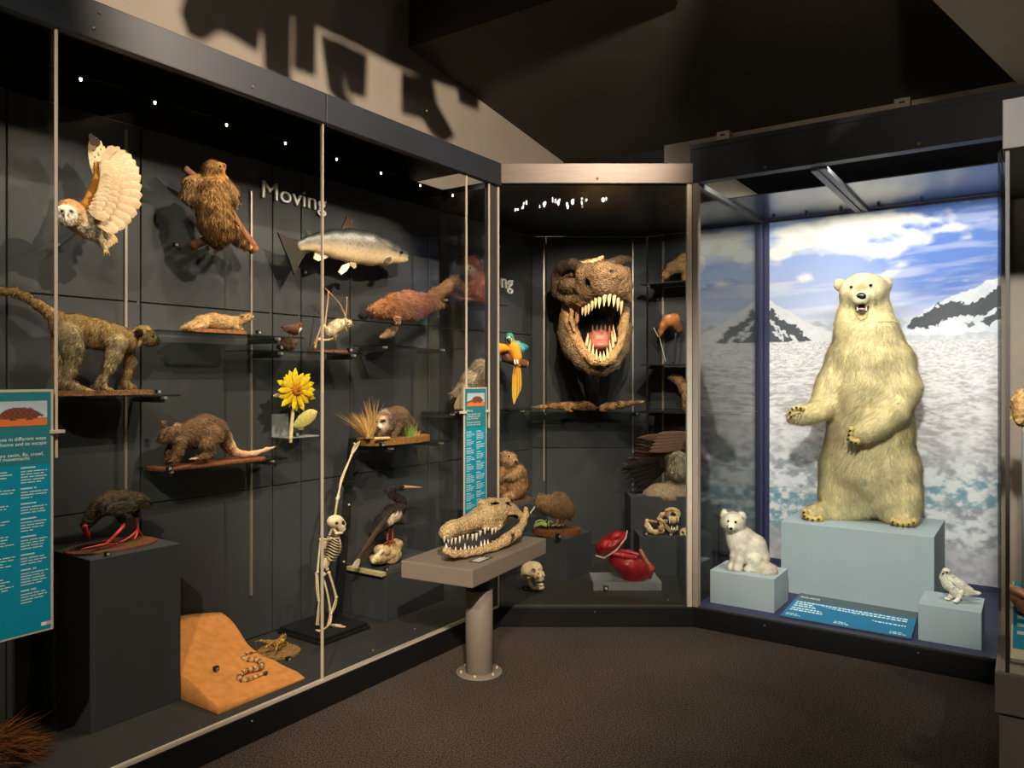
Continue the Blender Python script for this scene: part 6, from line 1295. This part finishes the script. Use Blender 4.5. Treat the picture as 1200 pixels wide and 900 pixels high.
def human_skull():
    it = Item(MF, 625, 691, .36, 'human_skull', 'pale human skull with its jaw open on the floor of the corner case', 'skull'); B = 'e3c9a0'; K = '8a6238'
    s = it.sk(2.5); s.e(621.5, 669, .02, 11.5, 11.2, 13, B, rot=20).e(627, 667, -.01, 9, 9, 11, B).c([(629, 673, -.04, 6), (633, 675, -.05, 4.5)], B).c([(630, 679, -.05, 3.6), (635.5, 678, -.05, 2.4)], B, k=1.5).c([(614, 676, .0, 4), (617, 682, .0, 2.6)], B).c([(619, 678, -.06, 1.6), (627, 677, -.08, 1.6)], B, k=1)
    s.c([(636, 670.5, -.075, 1.2), (637.5, 674.5, -.085, 1.2)], B, k=1)
    s.e(624.8, 669.5, -.085, 3, 2.9, 5, K, op='-', k=1).e(632.8, 668, -.085, 2.0, 2.7, 5, K, op='-', k=1).e(631.2, 673.5, -.09, 1.3, 2.1, 4, '7a5230', rot=15, op='-', k=.8).e(622.5, 678, -.09, 3, 1.8, 4, '5a3820', rot=10, op='-', k=1)
    s.build('cranium', 'smoothbone', 76)
    s = it.sk(1.5)
    for dn in (-.06, .055): s.c([(619, 678, dn, 1.8), (621.5, 685, dn, 2), (625, 689, dn*.9, 2.2), (631, 689, dn*.55-.03, 2.4), (635, 688, -.06, 2.6)], B)
    s.c([(630, 685.5, -.085, 1.6), (635.5, 685, -.08, 1.8)], B); s.build('jaw', 'smoothbone', 50)
    for i in range(5):
        x = 628+i*1.7; it.cone('tooth', (x, 680.5-i*.25, -.098+.004*i), (x+.1, 683-i*.25, -.098+.004*i), .7, 'f3e8d0'); it.cone('tooth', (x+.2, 685.5-i*.1, -.098+.004*i), (x+.3, 683.8-i*.1, -.098+.004*i), .6, 'f3e8d0')
human_skull()
def flower_model():
    it = Item(MF, 735, 680, .42, 'red_heart_model', 'glossy red hollow heart model with its lid raised on a clear block', 'model'); R_ = '8f181c'
    s = it.sk(3); s.e(736, 661, 0, 24, 15, 22, R_, rot=-28).e(743, 669, 0, 17, 14, 17, R_).e(729, 640, -.0, 26, 13, 24, '5c0d10', rot=-12, op='-', k=1.5)
    s.c([(752, 678, 0, 6), (760, 673, 0, 4), (764, 667, 0, 3), (762, 661, 0, 2)], '9c3026'); s.build('bowl', 'red', 72, noise=.003, nfreq=60)
    s = it.sk(2.5); s.c([(718, 648, -.08, 2.6), (730, 651, -.10, 2.6), (745, 653, -.08, 2.4)], 'b8333a').c([(722, 646, .0, 3), (736, 647, .02, 3), (748, 650, 0, 2.4)], 'a3242c'); s.build('rim', 'red', 50)
    s = it.sk(2); s.e(716, 636, 0, 21, 9.5, 20, R_, rot=34).e(718.5, 641, 0, 23, 7.5, 20, '8a1519', rot=34, op='-', k=1.5).e(709, 638, -.08, 7, 5, 6, 'b5282c', rot=30).e(722, 628, -.08, 7, 4, 5, 'b5282c', rot=30)
    s.build('lid', 'red', 70, noise=.003, nfreq=60)
    q = it.sk(1.5); q.c([(716+i*0, 0, 0, 0) for i in range(0)] or [(698, 651, -.06, 1.1), (708, 654, -.09, 1.1), (722, 645, -.1, 1.1), (733, 631, -.08, 1.1), (735, 622, -.04, 1.1)], 'd89a90'); q.build('lid_edge', 'red', 50)
    it.tube('vessel', [(750, 644, .0, 2.2), (755, 653, -.02, 2.3), (760, 662, -.02, 2.4), (763, 668, -.01, 2.6)], 'b06a54', 'red', 10); it.tube('support_rod', [(738, 684, 0, .8), (738, 672, 0, .8)], 'd8d8d8', 'paint', 6)
    a, t = it.P(695.5, 693, -.10); b, _ = it.P(776, 693, -.10)
    r = empty('acrylic_block', MF.world((( a+b)/2+it.base)*np.array([1, 0, 0])+np.array([0, .30, .12])), 0, 'clear acrylic block under the red model', 'block'); hw = (b[0]-a[0])/2
    r.location = MF.world((it.base[0]+(a[0]+b[0])/2, .33, .12)); box('slab', r, (-hw, 0, 0), (hw, .25, .055), 'acrylic', .003)
flower_model()
def cat_skulls():
    B, K = 'c7a878', '120d09'
    it = Item(MF, 785, 624, .80, 'sabre_tooth_skull', 'big cat skull with long canine teeth and open jaws on the dark plinth', 'skull')
    s = it.sk(2); s.e(788, 602, .04, 9.5, 7.5, 12, B).c([(789, 606, -.04, 5.5), (789, 609, -.09, 5)], B).c([(776, 603, .05, 3), (772, 608, .06, 2.2), (777, 611, .02, 2)], B, k=1).c([(781, 598, .0, 2), (787, 596.5, -.02, 1.6), (793, 599, -.02, 1.6), (796, 604, -.02, 1.6)], B, k=1)
    s.e(789, 601.5, -.07, 3.6, 2.8, 8, K, op='-', k=1).e(779, 601, -.02, 2.4, 2.2, 8, K, op='-', k=1).e(781.5, 604, -.06, 1.2, 1.8, 6, K, op='-', k=.8); s.build('cranium', 'bone', 56)
    s = it.sk(1.5)
    for dn in (-.05, .05): s.c([(778, 612, dn, 1.8), (781, 618, dn, 2.2), (786, 622, dn*.8-.03, 2.4), (790, 621.5, dn*.4-.05, 2.2), (794, 618, dn-.02, 1.6)], 'a88a5c')
    s.build('jaw', 'bone', 46)
    for x, l in ((784.5, 9), (794.5, 8)): it.cone('tooth', (x, 605, -.12), (x+.4, 605+l, -.125), 1.5, 'efe3c8')
    for x, l in ((787, 5), (793.5, 6), (790, 3.5)): it.cone('tooth', (x, 621, -.11), (x, 621-l, -.11), 1.2, 'efe3c8')
    for x in (779, 781.5): it.cone('tooth', (x, 609, -.08), (x, 613, -.08), 1, 'dccdaa')
    it = Item(MF, 767, 625, .79, 'jaw_bone', 'yellowed lower jaw bone left of the big cat skull', 'jaw'); s = it.sk(1.6)
    s.c([(758, 610, .04, 2), (758, 617, .02, 2.6), (762, 622, -.03, 2.8), (768, 624, -.05, 2.8), (776, 622, -.02, 3), (778, 615, .03, 2.4), (774, 612, .06, 2)], B).c([(758, 610, .04, 1.8), (764, 611, .06, 1.6), (769, 612, .07, 1.6)], 'b58c52').c([(760, 614, -.0, 1.1), (764, 620, -.04, 1.1)], 'ecdcb4').e(774, 619, -.06, 3, 3.4, 3, 'b08a55'); s.build('bone', 'bone', 56)
    it.cone('tooth', (758.5, 611, .03), (758, 608.3, .03), 1.2, 'efe3c8'); it.cone('tooth', (774, 615, .02), (774, 612, .0), 1.1, 'efe3c8')
    it = Item(MF, 802, 629, .78, 'small_skull', 'small pale skull cut off by the right frame post beside the big cat skull', 'skull'); s = it.sk(1.6); s.e(803, 624, .02, 7, 5.4, 8, B).c([(799, 625, -.03, 3), (798, 627.5, -.04, 1.8)], B).e(801, 624, -.05, 1.6, 1.5, 4, K, op='-', k=.8).c([(803, 626, -.05, .8), (804, 630, -.06, .8)], 'e8dcc0', k=.8); s.build('cranium', 'bone', 46)
cat_skulls()
def vulture():
    it = Item(MF, 790, 560, 1.05, 'vulture', 'dark brown vulture with spread wing and pale ruff on the speckled rock', 'bird')
    s = it.sk(4); s.c([(793, 535, 0, 10), (795, 548, .0, 10), (800, 556, .03, 8)], 'b9a582').c([(805, 520, .02, 12), (815, 535, .05, 16)], '4a3629').c([(803, 552, .06, 10), (804, 562, .06, 6)], '2a2019'); s.build('body', 'fur', 60); it.fur(6000, 8, 1.1, flow=(-.2, 0, -1), lift=.5, var=.25, mask=lambda X, Y: (X < 806))
    for i in range(11): it.feather((812, 512+i*2.6, -.02+.008*i), (750-abs(i-3)*1.2-i*1.8, 513+i*3.9, -.06+.012*i), 9, '4d3528', '33241b' if i % 2 else '5b4132', name='wing_feather', camber=.12, tipw=.35)
    for i in range(6): it.feather((785, 534+i*2, .04+.01*i), (727+i*3, 549+i*6, .0+.012*i), 8.5, '241a14', '15110d', name='flight_feather', camber=.12, tipw=.3)
    for i in range(6): it.feather((812, 508+i*3, -.05), (770-i*2, 509+i*4, -.09), 7, '5a3f2f', '6d5040', name='covert', camber=.12)
    o = Item(MF, 779, 583, 1.08, 'rock', 'grey-brown speckled rock under the vulture', 'rock'); q = o.sk(3); q.e(780, 581, 0, 27, 15, 20, '8a7860').e(793, 578, .02, 20, 16, 18, '7d6c56').e(800, 568, .05, 8, 7, 10, '6f5f4c').e(790, 600, 0, 60, 16.2, 60, '8a7860', op='-', k=1); q.build('stone', 'earth', 60, noise=.006, nfreq=50)
vulture()
def right_shelf_animals():
    it = Item(RF, 795, 328, 1.24, 'anteater', 'tan anteater head and shoulder cut off by the frame post on the top right shelf', 'anteater'); s = it.sk(3)
    s.c([(812, 310, .04, 13), (803, 307, .02, 10), (796, 311, 0, 8), (787, 314, 0, 6.5), (780, 321, 0, 3.6), (778, 325, 0, 2)], 'c79c64').c([(803, 316, 0, 5), (802, 327, 0, 3)], 'b98f5a').e(799, 301.5, .02, 3, 2.5, 2, '6b4a30'); s.build('body', 'fur', 50); it.fur(4000, 4, .8, flow=(.8, 0, -.3), lift=.2, var=.2); eyes(it, [(789, 312, -.045)], .9)
    it = Item(RF, 785, 424, 1.24, 'hooked_beak_bird', 'brown hooked bird head hanging above the middle right shelf', 'bird'); s = it.sk(3)
    s.c([(790, 374, .02, 7), (783, 376, 0, 7), (777, 382, 0, 5), (774, 389, 0, 3), (772.5, 395, 0, 1.4)], 'a8683a').c([(790, 376, .03, 6), (796, 386, .05, 5)], '5a3a24').c([(777, 380, -.03, 2), (784, 371, -.03, 2)], 'd9a874', k=1.5); s.build('head', 'feather', 46)
    it.tube('wire', [(772, 396, 0, .5), (769, 390, -.01, .5), (766, 384, -.02, .5)], 'cfcfcf', 'paint', 6); it.tube('support_rod', [(792, 390, .04, 1.4), (790, 410, .04, 1.4), (788, 426, .03, 1.4)], '2a2a2a', 'paint', 6); it.tube('wire', [(773, 396, 0, .5), (776, 408, .0, .5), (780, 424, .01, .5)], 'b0b0b0', 'paint', 6)
    it = Item(RF, 800, 478, 1.24, 'weasel', 'tan weasel leaning in from the right on the lower right shelf', 'weasel'); s = it.sk(2.5)
    s.c([(812, 470, .04, 8), (803, 456, .02, 7), (797, 446, 0, 5.5), (790, 442, 0, 4.2), (784.5, 441.5, 0, 2)], 'b98b55').c([(803, 465, -.01, 4), (802, 478, -.01, 2)], 'a67d4c').e(793, 440, 0, 2, 1.8, 1.5, 'a67d4c'); s.build('body', 'fur', 50); it.fur(3500, 4, .8, flow=(.6, 0, -.8), lift=.2, var=.25); eyes(it, [(789, 440.5, -.03)], .8)
right_shelf_animals()

# ================================================================== BEAR CASE ANIMALS
def bear():
    it = Item(RF, 1015, 608, 1.05, 'polar_bear', 'tall cream polar bear standing upright on the large pale block', 'bear'); B = 'f1dd9e'; Hd = 'e2d2a0'; D = '241c14'
    s = it.sk(9)
    s.c([(1012, 350, -.02, 24), (1013, 372, 0, 29), (1016, 398, 0, 35), (1019, 425, .0, 41), (1019, 462, .0, 45), (1019, 505, .0, 45), (1018, 545, .02, 49), (1018, 572, .05, 40)], B)
    s.e(1012, 342, -.03, 27, 22, 24, Hd).e(1012, 346, -.10, 19, 15, 20, Hd).c([(1010, 348, -.14, 12), (1009, 350, -.24, 9.5)], 'd3c7a0', k=5).c([(1009.5, 356, -.16, 9), (1009.5, 362, -.22, 5.5)], Hd, k=4)
    s.e(983.5, 333.5, .02, 7, 7, 4, Hd).e(1039, 331.5, .02, 6.8, 7, 4, Hd).e(985, 335, -.02, 3.6, 3.8, 3, 'bfa978', op='p').e(1037, 333, -.02, 3.4, 3.8, 3, 'bfa978', op='p')
    s.e(1009.5, 337, -.20, 7, 8, 20, 'a8946c', op='p', k=8); s.e(1010, 361, -.28, 7.8, 4.6, 12, '24120e', op='-', k=1.2)
    # legs and feet
    s.c([(994, 552, -.02, 33), (988, 580, -.05, 26), (985, 594, -.07, 21), (972, 601, -.14, 9.5), (955, 601, -.22, 8.5), (948, 602, -.25, 6.5)], B).c([(1043, 556, -.02, 34), (1051, 585, -.06, 26), (1055, 598, -.07, 20), (1058, 607, -.10, 11), (1060, 610, -.14, 9)], B)
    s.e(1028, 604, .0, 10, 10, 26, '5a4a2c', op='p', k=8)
    # arms
    s.c([(990, 425, -.02, 22), (978, 452, -.08, 19), (967, 474, -.18, 14.5), (955, 483, -.30, 11), (942, 486, -.38, 9.5), (933, 486, -.42, 9)], B).c([(1050, 425, -.02, 21), (1056, 456, -.08, 20), (1046, 482, -.18, 17), (1030, 498, -.28, 13), (1015, 506, -.33, 11), (1006, 508, -.35, 10)], B)
    def paint(V, X, Y, col):
        n = fbm(X*.10, Y*.05, 4, 2); t = sstep(.35, .7, n)[:, None]; return col*(.90+.16*t)+np.array([0, 0, .02])*0
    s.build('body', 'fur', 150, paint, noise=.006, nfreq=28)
    def flow(P):
        f = np.zeros_like(P); f[:, 2] = -1; f[:, 0] = np.sin(P[:, 2]*9)*.25
        arm = (P[:, 1] < -.22) & (P[:, 2] > .35) & (P[:, 2] < .9); f[arm, 0] = np.where(P[arm, 0] < 0, -.8, -.6); f[arm, 1] = -.6
        hd = P[:, 2] > 1.28; f[hd, 1] = .9; f[hd, 2] = -.3; return f
    face = lambda X, Y: np.where((np.abs(X-1010) < 13) & (Y > 340) & (Y < 370), .0, np.where(Y < 372, .8, 1.0))
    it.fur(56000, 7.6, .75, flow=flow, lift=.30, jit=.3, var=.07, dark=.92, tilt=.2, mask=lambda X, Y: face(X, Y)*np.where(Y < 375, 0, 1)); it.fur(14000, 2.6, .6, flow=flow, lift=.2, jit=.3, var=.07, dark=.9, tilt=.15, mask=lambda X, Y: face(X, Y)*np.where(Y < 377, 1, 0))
    v, t = it.P(1009, 347.5, -.305); it.ball('nose', 1009, 347.5, -.275, 5.8, '15110e', 'gloss', sq=(1, .7, .82)); eyes(it, [(997.5, 336.3, -.185), (1020.3, 334.3, -.185)], 2.0)
    s = it.sk(1); s.e(1010, 362.5, -.245, 4.5, 1.6, 4, 'b98478'); s.build('tongue', 'wet', 26)
    for x in (1004.6, 1015.4): it.cone('tooth', (x, 364, -.285), (x+(.3 if x < 1010 else -.3), 359.5, -.285), 1.0, 'f3ead2')
    it.tube('lower_lip', [(1002.5, 358.5, -.255, .9), (1004.5, 364.5, -.282, 1.2), (1010, 366.8, -.292, 1.4), (1015.5, 364.5, -.282, 1.2), (1017.5, 358.5, -.255, .9)], '2a1f19', 'wet', 8)
    # paws: toes and claws
    def paw(pts, r, dn, out, col='cbb06a'):
        q = it.sk(2)
        for x, y in pts: q.e(x, y, dn, r, r, r*1.3, col)
        q.build('toes', 'fur', 50)
        for x, y in pts: it.cone('claw', (x+out[0]*.5, y+out[1]*.5, dn-.035), (x+out[0], y+out[1], dn-.075+.02*abs(out[0])/6), 1.5, '2b2119', 'gloss')
    paw([(927.5, 484), (930, 480), (935, 478.5), (940, 479), (928.5, 489.5)], 3.6, -.455, (-3, -1.5)); paw([(997, 508), (996, 513), (1000, 516.5), (1005, 517.5), (998, 503)], 3.7, -.40, (-4, 3.5))
    paw([(943.5, 599.5), (944, 604), (948, 607), (954, 608.5), (961, 608)], 3.8, -.30, (-3, 1.5)); paw([(1046.5, 610), (1052, 612.5), (1058.5, 613.5), (1065, 613), (1071, 611)], 4.2, -.195, (-.5, 3.5))
    q = it.sk(2); q.e(935, 487, -.455, 5, 4, 3, '8a7038').e(930, 487, -.47, 2, 1.6, 2, '5a4526'); q.build('paw_pad', 'fur', 30)
bear()
def fox():
    it = Item(RF, 880, 668, .29, 'white_fox', 'white fox sitting on a pale block at the left of the bear', 'fox'); B = 'f7ecd4'
    s = it.sk(4); s.c([(862, 622, -.01, 12), (866, 632, -.01, 13), (872, 645, .0, 13), (880, 652, .02, 14), (888, 658, .02, 10)], B).c([(870, 628, .02, 11), (884, 640, .03, 12), (890, 652, .03, 11)], B)
    s.e(858.5, 612, -.03, 13, 11, 12, B).c([(858, 615, -.07, 7), (857, 618.5, -.12, 3.6)], B).e(849, 602.5, .0, 4, 4.5, 2.4, B).e(869.5, 604.5, .01, 3.6, 4.6, 2.4, B).e(869.8, 605.5, -.025, 1.6, 2.2, 2, '6a5648', op='p', k=1)
    s.c([(861, 640, -.05, 5.5), (861, 652, -.06, 3.8), (859, 661, -.06, 3.6), (856, 664, -.08, 3)], B).c([(868, 642, -.06, 5.5), (867, 655, -.07, 4), (865, 664, -.08, 3.8), (864, 666.5, -.10, 3.2)], B).c([(884, 658, -.04, 9), (880, 665, -.06, 4), (876, 667, -.07, 3)], B)
    s.c([(888, 664, .01, 6), (893, 668, -.03, 8), (899, 669, -.04, 8.5), (905, 668, -.03, 5)], 'e8d9bf'); s.build('body', 'fur', 84); it.fur(26000, 4.2, .7, flow=(.15, 0, -1), lift=.3, var=.05, dark=.93, tilt=.18, mask=lambda X, Y: np.where((np.abs(X-857) < 6) & (Y > 610) & (Y < 622), .1, 1))
    it.ball('nose', 856.8, 619.5, -.148, 1.8, '17120f'); eyes(it, [(862, 611.8, -.105), (853.5, 611, -.10)], 1.5)
fox()
def ptarmigan():
    it = Item(RF, 1120, 701, .27, 'ptarmigan', 'white ptarmigan with feathered feet standing on a pale block', 'bird'); B = 'efe6cf'
    s = it.sk(3.5); s.c([(1109, 670.5, -.01, 4.8), (1109, 677, 0, 6.5), (1114, 683, 0, 9), (1123, 688, .0, 8.8), (1133, 692.5, .0, 6), (1142, 695, .0, 3)], B).c([(1118, 694, -.02, 3.5), (1119, 698, -.02, 2.6)], B)
    s.e(1108, 671, -.045, 4.2, 1.1, 5, '2a221c', rot=6, op='p', k=1); s.build('body', 'feather', 60); it.fur(4000, 2.6, .9, flow=(.8, 0, -.5), lift=.06, var=.05, dark=.92)
    it.cone('beak', (1105.5, 672, -.03), (1103.8, 673.4, -.05), 1.1, '1d1713'); eyes(it, [(1109.5, 670.5, -.047)], .7)
    for i in range(6): it.feather((1116+i*1.6, 681+i*1.5, -.068+.004*i), (1134+i*2, 692+i*.9, -.04+.004*i), 6, 'f3ebd8', 'e2d6bd', name='wing_feather', camber=.12)
    for i in range(4): it.feather((1136, 693+i*.4, -.01+.008*i), (1150-i, 695.5+i*.7, -.01+.01*i), 4, 'efe6d2', name='tail_feather')
    for x, y, dn in ((1112.5, 702, .0), (1122, 705, -.045)):
        s = it.sk(2); s.c([(x+4, 694, dn, 3.2), (x+2, 699, dn, 2.4), (x, y-1.6, dn, 2.0), (x-4, y-.6, dn-.03, 1.5)], B).c([(x, y-1.6, dn, 1.8), (x-1, y, dn-.04, 1.4)], B); s.build('leg', 'fur', 34)
ptarmigan()

# ================================================================== NEAR CASE CONTENT
def near_case():
    it = Item(KF, 1192, 480, .30, 'brain_model', 'wrinkled tan brain-like model cut off by the right frame edge', 'model'); s = it.sk(2); rr = random.Random(5)
    s.e(1196, 478, 0, 11, 22, 16, 'c99a63')
    for i in range(26):
        a = rr.uniform(0, 6.28); h = rr.uniform(-18, 18); r = math.sqrt(max(0, 1-(h/22)**2)); x, d = 1196+math.cos(a)*10*r, math.sin(a)*.042*r
        s.c([(x, 478+h, d, 2.4), (x+rr.uniform(-4, 4), 478+h+rr.uniform(-5, 5), d, 2.2)], 'd3a66c', k=1)
    s.build('cortex', 'bone', 60, noise=.002, nfreq=200); it.tube('rod', [(1199, 500, 0, 1.4), (1199, 560, 0, 1.4), (1199, 784, 0, 1.4)], '8a8a88', 'paint', 8)
    root = empty('information_panel', KF.world((.03, .10, .50)), KF.ang, 'slanted blue label board in the near case at the right frame edge', 'sign')
    def sl(u, v, h): return (.0+u*.6, .0+v*.30, .02+v*.20+h)
    def slab2(nm, u0, u1, v0, v1, h0, h1, mat):
        P = [sl(u, v, h) for h in (h0, h1) for u, v in ((u0, v0), (u1, v0), (u1, v1), (u0, v1))]; return link(nm, fastmesh(nm, P, [(3, 2, 1, 0), (4, 5, 6, 7), (0, 1, 5, 4), (1, 2, 6, 5), (2, 3, 7, 6), (3, 0, 4, 7)], None, mat, False), root)
    slab2('board', 0, 1, 0, 1, -.012, 0, 'bright'); slab2('blue_field', .01, .99, .12, 1, 0, .001, 'cyan')
    for k in range(6): slab2('text_line', .03, .5+.06*(k % 3), .80-.1*k, .84-.1*k, .001, .0018, 'pale')
    it = Item(KF, 1192, 705, .26, 'pink_model', 'smooth pinkish model above the blue label in the near case', 'model'); s = it.sk(4); s.c([(1184, 688, 0, 4), (1192, 697, 0, 9), (1204, 706, 0, 14)], 'c98f78').c([(1186, 693, -.02, 2.4), (1200, 700, -.04, 2.4)], 'a8644f', k=2); s.build('form', 'wet', 40)
    it.tube('rod', [(1200, 712, 0, 1.4), (1200, 740, 0, 1.4)], '8a8a88', 'paint', 6)
near_case()

# ================================================================== NUMBER TAGS
M['ink'] = mat_solid('white_digit', 'f0eee8', .6, .02, 5)
def number_tag(fr, px, py, n, num, label, w_px=5.6):
    v, t = fr.px(px, py, n); S = w_px*t/FOC; root = empty('number_tag', fr.world(v), fr.ang, label, 'tag', 'black number tags'); h = S*.42
    box('cube', root, (-S/2, -h, 0), (S/2, h, S*.8), 'black', .0015)
    me = textmesh('digits', num, 'ink', 1, 0, 'CENTER'); co = np.array([q.co[:] for q in me.vertices]); W = np.stack([co[:, 0]*S*.62, 0*co[:, 0]-h-.0006, co[:, 1]*S*.72+S*.12], 1)
    me.vertices.foreach_set('co', W.astype(np.float32).ravel()); me.update(); link('digits', me, root)
for a in ((LF, 67.5, 289, .71, '37', 'black number tag on the wall below the owl'), (LF, 206, 289, .72, '38', 'black number tag on the wall left of the branch under the sloth'), (LF, 357, 321, .72, '31', 'black number tag on the wall below the salmon tail'),
          (LF, 185.5, 461, .47, '30', 'black number tag on the shelf right of the monkey slab'), (LF, 303, 391.5, .47, '36', 'black number tag on the shelf right of the pale stoat'), (LF, 328.5, 409, .50, '35', 'black number tag beside the dipper stone'), (LF, 410, 412, .50, '34', 'black number tag at the right end of the twig stand'),
          (LF, 347, 511, .58, '32', 'black number tag on the clear holder of the sunflower'), (LF, 198, 551, .506, '39', 'black number tag in front of the potoroo slab'), (LF, 447.5, 523, .40, '33', 'black number tag in front of the raccoon'), (LF, 125.5, 651, .36, '38', 'black number tag in front of the swamphen base'),
          (LF, 338, 774, .335, '40', 'black number tag in front of the lizard base'), (LF, 452, 669, .37, '41', 'black number tag in front of the darter rock'), (LF, 597, 592, .355, '42', 'black number tag in front of the marmot'),
          (MF, 616, 691, .34, '44', 'black number tag left of the human skull'), (MF, 710, 691, .31, '45', 'black number tag in front of the clear acrylic block'), (LF, 654, 630, -.045, '43', 'black number tag in front of the kiwi base'), (MF, 757, 627, .73, '46', 'black number tag left of the yellowed jaw bone'), (MF, 786, 628, .73, '47', 'black number tag under the big cat skull')): number_tag(*a)
v, t = onsand(253, 786)
_px = lambda: None
X = v; r = empty('number_tag', LF.world(v+np.array([0, 0, .002])), LF.ang, 'black number tag lying on the orange sand slab', 'tag', 'black number tags'); box('cube', r, (-.011, -.009, 0), (.011, .009, .018), 'black', .0015)
me = textmesh('digits', '39', 'ink', 1, 0, 'CENTER'); co = np.array([q.co[:] for q in me.vertices]); me.vertices.foreach_set('co', np.stack([co[:, 0]*.013, 0*co[:, 0]-.0096, co[:, 1]*.015+.003], 1).astype(np.float32).ravel()); me.update(); link('digits', me, r)
